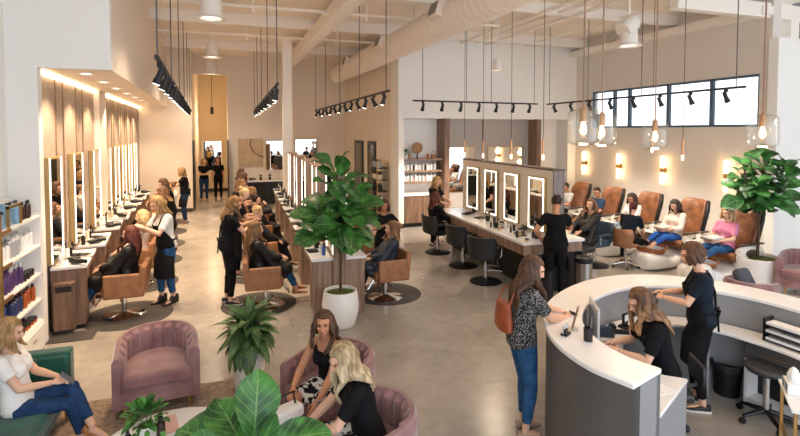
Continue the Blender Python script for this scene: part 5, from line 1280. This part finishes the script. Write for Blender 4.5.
    def shoes(s, root, m, kind='sneaker'):
        for sg in (1, -1):
            A, t = s.an[sg], s.toe[sg]; up = V((0, 0, 1)); up = (up-t*up.dot(t)).normalized(); lat = t.cross(up)
            R = []
            for y, w, z0, z1 in ((-.075, .012, .005, .05), (-.07, .03, 0, .07), (-.03, .038, 0, .078), (.03, .038, 0, .07), (.08, .046, 0, .05), (.13, .046, 0, .038), (.17, .032, .003, .03), (.185, .012, .008, .02)):
                if kind == 'boot' and y < .05: z1 += .075
                if kind == 'flat' and y > -.04: z1 *= .75
                o = []
                for j in range(12):
                    a = 2*pi*j/12; f = lambda q: (abs(q)**.7)*(1 if q > 0 else -1); o.append(A+t*y+lat*(w*f(cos(a)))+up*(-.08+z0+(z1-z0)*(.5+.5*f(sin(a)))))
                R.append(o)
            sh = MB().rings(R).build('shoe', m, root, angle=70)
            if kind == 'sneaker':
                R2 = [[A+t*(y*1.03)+lat*(w*1.06*(1 if j in (1, 2) else -1))+up*(-.081 if j < 2 else -.058) for j in (0, 1, 2, 3)] for y, w in ((-.077, .014), (-.07, .032), (-.03, .039), (.08, .047), (.13, .047), (.17, .033), (.187, .012))]
                MB().rings(R2).build('sole', SOLE, sh)
    def hair(s, root, m, style='long', L=.3, wave=.012, seed=1, part=.015, rad=.02, front=True):
        rnd = random.Random(seed); mb = MB(); M = s.HM; R = s.HR; IMr = R.transposed()
        vs0 = len(mb.v); cp = MB(); cp.ell((0, -.012, .03), (.086, .105, .098), None, 24, 16)
        vv = []
        for p in cp.v:
            q = V(p)
            if q.y > .012+.35*max(0, q.z-.06) and q.z < .082: q = V((q.x*.72, q.y*.6, q.z*.8))      # keep the face clear
            elif q.z < -.035 and style in ('short',): q *= .85
            vv.append(M @ q)
        mb.add(vv, cp.f)
        down = V((0, 0, -1))
        if style in ('long', 'bob', 'lob'):
            n = 30
            for i in range(n):
                ph = radians(62+236*i/(n-1)) if front else radians(85+190*i/(n-1))
                # azimuth from the face: 0 = +Y, turning through -X
                pts = []; rr = []
                sx, cy_ = -sin(ph), cos(ph)
                for k in range(6):
                    el = radians(78-78*k/5)
                    q = V((.09*sx*cos(el)+part*(1-k/5), -.014+.106*cy_*cos(el)*(1 if cy_ < 0 else .75), .03+.1*sin(el)))
                    pts.append(M @ q); rr.append(rad*(.5+.1*k))
                base = pts[-1]; out = (R @ V((sx, cy_, 0))); out = V((out.x, out.y, 0)).normalized()
                LL = L*rnd.uniform(.88, 1.08)*(1 if abs(ph-pi) < 1.4 else .92); ns = max(4, int(LL/.045)); pz = rnd.uniform(0, 6)
                for k in range(1, ns+1):
                    t = k/ns; z = LL*t; c = base+down*z+out*(.012+.025*min(1, z/.12)-.02*t)
                    # over chest or back once below the shoulders
                    loc = c-s.hc; fr = s.HR @ V((0, 1, 0)); 
                    if z > .13:
                        u = min(1, (z-.13)/.1); tl = (s.neck.z-c.z)
                        ctr, lat, fw = s.frame(max(.2, .5-max(0, tl)*1.0)); yl = (c-ctr).dot(fw); need = (.125 if cy_ > -.05 else -.118)
                        if s.female and cy_ > -.05: need += .03*u
                        c += fw*((need-yl)*u) if (need > 0 and yl < need) or (need < 0 and yl > need) else V()
                        c -= lat*((c-ctr).dot(lat))*.15*u
                    c += out.cross(down)*(wave*sin(pz+z*32))+out*(wave*.7*cos(pz+z*32))
                    pts.append(c); rr.append(rad*(1.05-.55*t**2)*(1+.0*t))
                mb.tube(pts, rr, 7)
        elif style in ('pony', 'bun'):
            b = M @ V((0, -.1, .06))
            if style == 'bun': mb.ell(M @ V((0, -.105, .085)), (.05, .05, .045), R); 
            else: mb.tube([b, M @ V((0, -.15, .05)), M @ V((0, -.16, -.03))+down*.02, M @ V((0, -.14, -.1))+down*L*.5], [.025, .035, .032, .008], 9)
        elif style == 'short':
            for i in range(26):
                a = rnd.uniform(0, 2*pi); e = radians(rnd.uniform(5, 80)); q = V((.082*cos(a)*cos(e), -.014+.1*sin(a)*cos(e), .03+.095*sin(e)))
                if q.y > .02 and q.z < .09: continue
                d = V((q.x, q.y+.05, q.z*.5)).normalized(); mb.tube([M @ q, M @ (q+d*.018+V((0, .01, .004)))], [.02, .008], 6)
        return s.part('hair', mb, m, root, s.vox*.85, 1)
POS = {}; HEADS = {}
def person(key, label, loc, face, fig, skin=0, brow=None, hair=None, top=None, bottom=None, shoe=None, extra=None, scale=1., grip=.6):
    t = thing('person', label, 'person', loc, radians(face-90)); t.scale = (scale,)*3
    fig.brow = (hair or {}).get('m', H_BROWN)
    fig.body(SKINS[skin], t, grip)
    if hair: fig.hair(t, **hair)
    if top: fig.shirt(t, **top)
    if bottom: (fig.skirt if bottom.pop('skirt', None) else fig.pants)(t, **bottom)
    if shoe: fig.shoes(t, **shoe)
    for e in (extra or ()): e(fig, t)
    M = Matrix.Translation(loc) @ Matrix.Rotation(radians(face-90), 4, 'Z') @ Matrix.Scale(scale, 4)
    POS[key] = {sg: M @ fig.hd[sg] for sg in (1, -1)}; HEADS[key] = M @ fig.hc
    return t
def APR(low=.42): return lambda f, t: f.apron(t, C_APRON, low)
def CAPE(m=None): return lambda f, t: f.cape(t, m or C_CAPE)
BT = dict(m=C_BLACK); BP = dict(m=C_BLACK); SB = dict(m=S_BLACK, kind='boot'); SS = dict(m=S_BLACK)
NEAR = .0085; MID = .011; FAR = .014
# --- reception
person('customer', 'woman in a speckled navy blouse and jeans standing outside the reception counter with a phone', (2.61, 3.98, 0), -8,
    Fig(lean=4, head=(22, -22), hands={1: (.07, .43, 1.13), -1: (-.05, .45, 1.14)}, vox=NEAR, feet={1: (.09, .0, .08, 0), -1: (-.09, .06, .08, 0)}), 0,
    hair=dict(m=H_BROWN, style='long', L=.4, wave=.008), top=dict(m=C_PRINT, sleeve=.75, t0=-.1, inf=.02), bottom=dict(m=C_JEAN, f1=1.82), shoe=dict(m=S_BEIGE, kind='flat'), scale=.97, grip=.9)
p = POS['customer'][-1]
t = thing('smartphone', 'phone held by the woman in the speckled navy blouse', 'phone', p+V((.03, -.03, .02)), .2); M = Matrix.Rotation(radians(-50), 4, 'Y'); MB().box(-.037, -.004, -.07, .037, .004, .07, Matrix.Rotation(radians(90), 4, 'Z') @ Matrix.Rotation(radians(-40), 4, 'X')).build('phone_case', BLACKM, t, bevel=.003)
t = thing('shoulder_bag', 'rust leather shoulder bag hanging behind the woman in the speckled blouse', 'bag', (2.46, 4.07, .98), radians(-5)); t.scale = (.85, .85, .85)
b = MB(); b.rings([[(.07*w*cos(2*pi*j/20), .17*w*sin(2*pi*j/20)*(1+.15*(z < .1)), z) for j in range(20)] for z, w in ((0, .75), (.03, .95), (.15, 1), (.3, .8), (.31, .72))]); b.build('bag_body', mat('rust_leather', '#a5502a', .45, col2='#8a3f1f', nscale=8), t)
MB().tube([(0, -.13, .28), (.05, -.13, .42), (.12, -.12, .5), (.14, .0, .5), (.05, .12, .42), (0, .13, .28)], .011, 8).build('bag_strap', mat('rust_leather', '#a5502a'), t)
person('typist', 'woman in black with caramel waves seated at the reception computer', (3.85, 3.52, 0), 150,
    Fig('sit', .5, lean=14, head=(28, 6), hands={1: (.1, .44, .8), -1: (-.1, .42, .8)}, feet={1: (.1, .4, .08), -1: (-.1, .4, .08)}, vox=NEAR), 0,
    hair=dict(m=H_OMBRE, style='long', L=.34, wave=.02, seed=3), top=dict(m=C_BLACK, sleeve=.8, inf=.016), bottom=dict(m=C_CHAR), shoe=dict(m=S_BLACK), grip=.35)
t = thing('office_chair', 'dark task chair under the woman at the reception computer', 'chair', (3.85, 3.52, 0), radians(60))
MB().box(-.22, -.2, .42, .22, .22, .5).build('seat', BLACKL, t, bevel=.03); MB().box(-.17, -.3, .54, .17, -.26, .74).build('backrest', BLACKL, t, bevel=.02); MB().tube([(0, -.18, .46), (0, -.27, .5), (0, -.28, .6)], .02, 8).build('back_bracket', BLACK, t); MB().lathe([(.03, .08), (.03, .42), (0, .42)], n=14).build('column', CHROME, t)
for k in range(5):
    a = k*2*pi/5; lg = MB().tube([(0, 0, .1), (.24*cos(a), .24*sin(a), .07)], [.022, .014], 8).build('leg', BLACK, t); MB().ell((.25*cos(a), .25*sin(a), .03), (.03, .03, .03)).build('castor', BLACK, lg)
person('reception', 'woman with a brown bob in black tee and apron standing inside the reception desk', (4.6, 3.76, 0), 135,
    Fig(lean=4, head=(22, 0), hands={1: (.06, .36, 1.16), -1: (-.08, .36, 1.14)}, vox=NEAR), 0,
    hair=dict(m=H_BROWN, style='bob', L=.13, wave=.014, seed=5), top=dict(m=C_NAVYB, sleeve=.7), bottom=dict(m=C_BLACK, f1=1.85), shoe=dict(m=S_BLACK), extra=[APR(.45)], scale=.98, grip=.8)
p = POS['reception'][-1]
t = thing('card_reader', 'black card reader held by the woman standing inside the reception desk', 'card reader', p+V((-.03, 0, 0)), .3); MB().box(-.04, -.02, -.07, .04, .02, .05).build('reader_body', BLACK, t, bevel=.01); MB().box(-.03, -.022, -.02, .03, -.019, .035).build('reader_screen', CAPG, t)
# --- lounge
person('sofa', 'woman in a white v-neck and dark jeans sitting cross-legged on the green sofa', (-1.7, 5.07, 0), 0,
    Fig('sit', .43, lean=-12, head=(16, 8), thick=.93, hands={1: (.05, .27, .7), -1: (-.04, .29, .71)}, feet={1: (.02, .5, .1, -5), -1: (.12, .6, .26, -10, -.5)}, vox=NEAR), 0,
    hair=dict(m=H_BLOND, style='lob', L=.24, wave=.014, seed=7), top=dict(m=C_WHITE, sleeve=.55, inf=.02, t1=.46), bottom=dict(m=C_JEAND, f1=1.78), shoe=dict(m=S_TAN, kind='flat'), grip=.8, scale=.95)
p = POS['sofa'][-1]
t = thing('smartphone', 'phone in the hands of the woman on the green sofa', 'phone', p+V((.03, .0, .03))); MB().box(-.037, -.004, -.07, .037, .004, .07, Matrix.Rotation(radians(90), 4, 'Z') @ Matrix.Rotation(radians(-45), 4, 'X')).build('phone_case', mat('phone_steel', '#6f7780', .3, .5), t, bevel=.003)
person('tank', 'woman in a black tank top with brown waves leaning forward in a pink armchair', (.95, 4.64, 0), 222,
    Fig('sit', .38, lean=14, head=(2, 26), hands={1: (.14, .46, .6), -1: (-.16, .48, .52)}, feet={1: (.1, .52, .08), -1: (-.1, .5, .08)}, vox=NEAR), 1,
    hair=dict(m=H_BROWN, style='long', L=.27, wave=.02, seed=9), top=dict(m=C_BLACK, sleeve=0, t1=.42), bottom=dict(m=C_BW, skirt=True), shoe=dict(m=S_TAN, kind='flat'), grip=.4, scale=.93)
person('tee', 'blonde woman in a black tee and printed skirt beside the big leaves', (1.02, 3.66, 0), 174,
    Fig('sit', .4, lean=13, head=(26, 10), hands={1: (.1, .5, .58), -1: (-.12, .48, .6)}, feet={1: (.1, .5, .08), -1: (-.1, .5, .08)}, vox=NEAR), 0,
    hair=dict(m=H_ASH, style='long', L=.33, wave=.014, seed=11), top=dict(m=C_BLACK, sleeve=.75, inf=.018), bottom=dict(m=C_BW, skirt=True), shoe=dict(m=S_BLACK, kind='flat'), grip=.4, scale=.97)
# --- left row
person('L1', 'client with auburn hair in a black cape at the first left station', (LX(8.6, -1.42), 8.6, .014), 172,
    Fig('sit', .47, lean=-8, head=(4, 0), hands={1: (.1, .36, .76), -1: (-.1, .36, .74)}, feet={1: (.09, .62, .19), -1: (-.09, .6, .19)}, vox=MID), 0,
    hair=dict(m=H_RED, style='long', L=.34, wave=.008, seed=2), bottom=dict(m=C_JEAN, f1=1.85), shoe=dict(m=S_WHITE), extra=[CAPE()])
person('L1s', 'blonde stylist in white tee, black apron and jeans working on the auburn haired client', (-.93, 8.95, .014), 212,
    Fig(lean=8, head=(24, 0), hands={1: (.02, .42, 1.26), -1: (-.06, .38, 1.28)}, vox=MID, feet={1: (.09, .04, .08), -1: (-.09, -.06, .08)}), 0,
    hair=dict(m=H_BLOND, style='long', L=.24, wave=.02, seed=4), top=dict(m=C_WHITE, sleeve=.75, inf=.018), bottom=dict(m=C_JEAN, f1=1.75), shoe=SB, extra=[APR(.5)], scale=1.03)
person('L2', 'blonde client with grey trousers in the second left chair', (LX(10.25, -1.42), 10.25, .014), 175,
    Fig('sit', .47, lean=-7, head=(4, 0), feet={1: (.09, .6, .19), -1: (-.09, .58, .19)}, vox=MID), 0,
    hair=dict(m=H_LIGHT, style='lob', L=.2, wave=.014, seed=6), top=dict(m=C_CREAM, sleeve=1.8, inf=.018), bottom=dict(m=C_GREY, f1=1.9), shoe=dict(m=S_WHITE))
person('L3s', 'dark dressed stylist with long brown hair behind the second left chair', (-1.08, 11.0, 0), 178,
    Fig(lean=8, head=(22, 0), hands={1: (.05, .4, 1.2), -1: (-.06, .4, 1.22)}, vox=MID), 0,
    hair=dict(m=H_OMBRE, style='long', L=.25, wave=.016, seed=8), top=BT, bottom=BP.copy(), shoe=SB)
person('L3', 'brown haired client in black in the third left chair', (LX(12.0, -1.42), 12.0, .014), 172,
    Fig('sit', .47, lean=-7, feet={1: (.09, .6, .19), -1: (-.09, .58, .19)}, vox=FAR), 0,
    hair=dict(m=H_OMBRE, style='long', L=.2, wave=.016, seed=12), bottom=dict(m=C_CHAR), shoe=SS, extra=[CAPE()])
person('L4', 'dark haired client in black in the fourth left chair', (LX(13.7, -1.42), 13.7, .014), 172,
    Fig('sit', .47, lean=-9, feet={1: (.09, .6, .19), -1: (-.09, .58, .19)}, vox=FAR), 0,
    hair=dict(m=H_DARK, style='bob', L=.12, seed=13), bottom=dict(m=C_CHAR), shoe=SS, extra=[CAPE()])
person('L4s', 'brown haired stylist in black standing between the third and fourth left chairs', (LX(13.0, -1.05), 13.0, 0), 200,
    Fig(lean=12, head=(24, 0), hands={1: (.05, .42, 1.15), -1: (-.06, .42, 1.18)}, vox=FAR), 0,
    hair=dict(m=H_BROWN, style='long', L=.22, seed=14), top=BT, bottom=BP.copy(), shoe=SB)
person('L5', 'client in a white top with tied-back hair near the far end of the left row', (LX(15.5, -1.2), 15.5, .014), 165,
    Fig('sit', .5, lean=-6, feet={1: (.09, .6, .19), -1: (-.09, .58, .19)}, vox=FAR), 0,
    hair=dict(m=H_DIRTY, style='bun', seed=15), top=dict(m=C_WHITE, sleeve=1.8, inf=.03), bottom=dict(m=C_CHAR), shoe=SS)
person('L5s', 'blonde stylist in a black dress standing at the far end of the left row', (-1.18, 16.6, 0), 185,
    Fig(lean=5, head=(20, 0), hands={1: (.05, .44, 1.2), -1: (-.06, .44, 1.22)}, vox=FAR), 0,
    hair=dict(m=H_BLOND, style='long', L=.2, wave=.02, seed=16), top=BT, bottom=dict(m=C_JEAND), shoe=SS, extra=[APR(.4)])
# --- corridor
person('C1', 'blonde woman in black tee and jeans with folded arms in the corridor mouth', (-.82, 21.6, 0), 265,
    Fig(head=(4, 20), hands={1: (-.06, .22, 1.12), -1: (.08, .2, 1.1)}, vox=FAR), 0, hair=dict(m=H_BLOND, style='lob', L=.2, seed=17), top=BT, bottom=dict(m=C_JEAND), shoe=SS)
person('C2', 'dark haired woman all in black standing in the corridor mouth', (-.28, 21.9, 0), 262,
    Fig(vox=FAR), 1, hair=dict(m=H_DARK, style='bob', L=.1, seed=18), top=BT, bottom=BP.copy(), shoe=SS)
# --- middle row, aisle side
person('M1s', 'stylist in black with long wavy brown hair at the first middle station', (.02, 8.6, .014), 5,
    Fig(lean=6, head=(24, -6), hands={1: (.03, .42, 1.24), -1: (-.05, .42, 1.3)}, vox=MID), 0,
    hair=dict(m=H_DIRTY, style='long', L=.32, wave=.02, seed=19), top=BT, bottom=dict(m=C_BLACK, f1=1.85), shoe=SS, extra=[APR(.35)], scale=1.02)
p = POS['M1s'][1]
t = thing('scissors', 'scissors in the hand of the stylist at the first middle station', 'scissors', p, .2)
for s in (-1, 1): MB().tube([(0, 0, 0), (.07, .012*s, .05)], [.006, .003], 6).build('blade', STEEL, t)
person('M1', 'client with long straight hair in a black cape at the first middle station', (.49, 8.33, .014), 12,
    Fig('sit', .47, lean=-7, head=(6, 0), hands={1: (.1, .36, .76), -1: (-.1, .36, .76)}, feet={1: (.09, .6, .2), -1: (-.06, .66, .22)}, vox=MID), 0,
    hair=dict(m=H_DIRTY, style='long', L=.42, wave=.004, seed=20), bottom=dict(m=C_JEAN, f1=1.8), shoe=dict(m=S_TAN, kind='flat'), extra=[CAPE()])
person('M2s', 'blonde stylist in black bending over the second middle chair', (.16, 10.25, .014), 8,
    Fig(lean=14, head=(24, 0), hands={1: (.04, .42, 1.12), -1: (-.05, .42, 1.16)}, vox=MID), 0,
    hair=dict(m=H_LIGHT, style='bun', seed=21), top=BT, bottom=BP.copy(), shoe=SS)
person('M2', 'pale blonde client in a black cape in the second middle chair', (.62, 10.1, .014), 14,
    Fig('sit', .47, lean=-9, head=(14, 0), feet={1: (.09, .6, .2), -1: (-.06, .6, .2)}, vox=MID), 0,
    hair=dict(m=H_LIGHT, style='short', seed=22), bottom=dict(m=C_CHAR), shoe=SS, extra=[CAPE()])
person('M3s', 'stylist with a dark blonde bob in black at the third middle chair', (.2, 12.0, .014), 8,
    Fig(lean=10, head=(20, 0), hands={1: (.04, .42, 1.16), -1: (-.05, .42, 1.2)}, vox=FAR), 0,
    hair=dict(m=H_DIRTY, style='lob', L=.2, seed=23), top=BT, bottom=BP.copy(), shoe=SS)
person('M3', 'client resting chin on hand in the third middle chair', (.66, 11.9, .014), 16,
    Fig('sit', .47, lean=-5, head=(8, 0), hands={1: (.05, .2, 1.14)}, feet={1: (.09, .6, .2), -1: (-.06, .6, .2)}, vox=FAR), 0,
    hair=dict(m=H_DARK, style='bun', seed=24), bottom=dict(m=C_CHAR), shoe=SS, extra=[CAPE()])
person('M4s', 'stylist in brown and black reaching toward the fourth middle counter', (.32, 13.7, .014), 10,
    Fig(lean=12, head=(16, 0), hands={1: (.02, .5, 1.05), -1: (-.2, .3, 1.1)}, vox=FAR), 0,
    hair=dict(m=H_BROWN, style='long', L=.2, seed=25), top=dict(m=fabric('cocoa', '#3b241d', '#4a3027'), sleeve=.6), bottom=BP.copy(), shoe=SS)
person('M4', 'client with fair hair in the fourth middle chair', (.7, 13.6, .014), 16,
    Fig('sit', .47, lean=-7, feet={1: (.09, .6, .2), -1: (-.06, .6, .2)}, vox=FAR), 0,
    hair=dict(m=H_BLOND, style='bob', L=.12, seed=26), bottom=dict(m=C_CHAR), shoe=SS, extra=[CAPE()])
person('M5s', 'long haired brunette stylist at the fifth middle station', (.38, 15.4, .0), 15,
    Fig(lean=4, head=(10, 0), hands={1: (.02, .4, 1.15), -1: (-.1, .35, 1.15)}, vox=FAR), 0,
    hair=dict(m=H_BROWN, style='long', L=.24, seed=27), top=BT, bottom=BP.copy(), shoe=SS)
# --- middle row, far side
person('R1', 'client with curly brown hair in a dark cape beyond the white planter', (2.62, 8.05, .014), 172,
    Fig('sit', .47, lean=-7, head=(4, 0), hands={1: (.1, .36, .76), -1: (-.1, .36, .74)}, feet={1: (.09, .5, .19), -1: (-.09, .52, .19)}, vox=MID), 0,
    hair=dict(m=H_OMBRE, style='long', L=.28, wave=.026, seed=28), bottom=dict(m=C_BLACK), shoe=SS, extra=[CAPE(C_CAPEB)], scale=.94)
person('R1s', 'stylist with burgundy hair in black facing the room behind the curly haired client', (2.74, 8.75, 0), 268,
    Fig(lean=4, head=(8, -10), hands={1: (.1, .36, 1.28), -1: (-.16, .4, 1.34)}, vox=MID), 2,
    hair=dict(m=H_BURG, style='lob', L=.16, wave=.016, seed=29), top=BT, bottom=BP.copy(), shoe=SS, scale=.91)
# --- island
person('I1s', 'stylist with long dark blonde hair in black standing next to the alcove shelves', (4.85, 11.3, 0), -60,
    Fig(lean=4, head=(20, 0), hands={1: (.05, .38, 1.1), -1: (-.05, .42, 1.16)}, vox=MID), 0,
    hair=dict(m=H_BLOND, style='long', L=.25, wave=.01, seed=30), top=BT, bottom=BP.copy(), shoe=SS)
person('I1', 'dark haired client seated in a black chair at the shelf end of the island', (4.66, 10.7, .0), 8,
    Fig('sit', .52, lean=-5, feet={1: (.09, .5, .2), -1: (-.09, .5, .2)}, vox=MID), 0,
    hair=dict(m=H_RED, style='long', L=.3, wave=.008, seed=31), top=dict(m=C_BLACK, sleeve=1.9, inf=.02), bottom=dict(m=C_BLACK), shoe=SS)
person('I2s', 'stylist in black with short dark hair seen from behind at the island end', (5.16, 6.92, 0), 48,
    Fig(lean=5, head=(16, 0), hands={1: (.1, .45, 1.22), -1: (-.26, .16, 1.0)}, vox=MID), 1,
    hair=dict(m=H_DARK, style='short', seed=32), top=BT, bottom=dict(m=C_BLACK, flare=.02), shoe=SS, extra=[APR(.4)], scale=1.02)
person('I2', 'brown haired woman in a black cape having her makeup done behind the island', (7.15, 8.5, 0), 190,
    Fig('sit', .52, lean=-7, head=(-4, 10), hands={1: (.1, .42, .8), -1: (-.12, .4, .8)}, feet={1: (.09, .5, .2), -1: (-.09, .5, .2)}, vox=MID), 0,
    hair=dict(m=H_OMBRE, style='long', L=.34, wave=.016, seed=33), bottom=dict(m=C_CHAR), shoe=SS, extra=[CAPE()])
# --- pedicure
def ped(key, label, i, hair, top, bottom, skin=0, female=True, bare=True, hy=0, hp=16):
    y = PCH[i][0]
    person(key, label, (PX-.18, y, 0), 183, Fig('sit', .53, lean=-7, head=(hp, hy), hands={1: (.09, .28, .8), -1: (-.08, .28, .79)}, feet={1: (.1, .79, .49, -4, .35), -1: (-.09, .8, .49, 4, .35)}, vox=MID, female=female), skin,
        hair=hair, top=top, bottom=bottom, grip=.5, scale=.97)
ped('P1', 'man in a light grey polo in the farthest pedicure chair', 0, dict(m=H_DARK, style='short', seed=40), dict(m=C_POLO, sleeve=.8), dict(m=C_CHAR, f1=1.3), 1, False)
ped('P2', 'man in a navy shirt in the second pedicure chair from the alcove', 1, dict(m=H_DARK, style='short', seed=41), dict(m=C_NAVY, sleeve=.8), dict(m=C_GREY, f1=1.3), 1, False, hy=10)
ped('P3', 'woman with dark hair, white tee and pale jeans in the middle pedicure chair', 2, dict(m=H_DARK, style='lob', L=.2, seed=42), dict(m=C_WHITE, sleeve=.8, inf=.018), dict(m=C_JEANL, f1=1.7), 1, hp=24)
ped('P4', 'woman with dark hair, pale blouse and bright blue jeans in a pedicure chair', 3, dict(m=H_DARK, style='long', L=.24, wave=.014, seed=43), dict(m=C_CREAM, sleeve=1.7, inf=.02), dict(m=C_JEANB, f1=1.7), 0, hp=22)
ped('P5', 'blonde woman in a pink tee and jeans in a pedicure chair by the fig tree', 4, dict(m=H_LIGHT, style='lob', L=.18, seed=44), dict(m=C_PINKT, sleeve=.75, inf=.018), dict(m=C_JEAN, f1=1.7), 0, hp=8, hy=6)
for y, m_, lb in ((8.12, C_CREAM, 'pale folded towel on the lap of the woman in bright blue jeans'), (6.97, C_POLO, 'grey folded towel on the lap of the blonde woman in pink')):
    t = tag(MB().box(-.16, -.12, 0, .16, .12, .06).build('towel', m_, bevel=.028, seg=3), lb, 'towel'); t.location = (PX-.46, y, .78)
person('tech', 'pedicurist in dark navy with tied dark hair on the brown stool, back to the room', (7.92, 8.24, 0), 22,
    Fig('sit', .5, lean=24, head=(16, 0), hands={1: (.12, .46, .66), -1: (-.1, .46, .68)}, feet={1: (.22, .3, .08), -1: (-.22, .28, .08)}, vox=MID), 0,
    hair=dict(m=H_RED, style='pony', L=.3, seed=45), top=dict(m=C_NAVYB, sleeve=.75), bottom=dict(m=C_BLACK), shoe=SS)
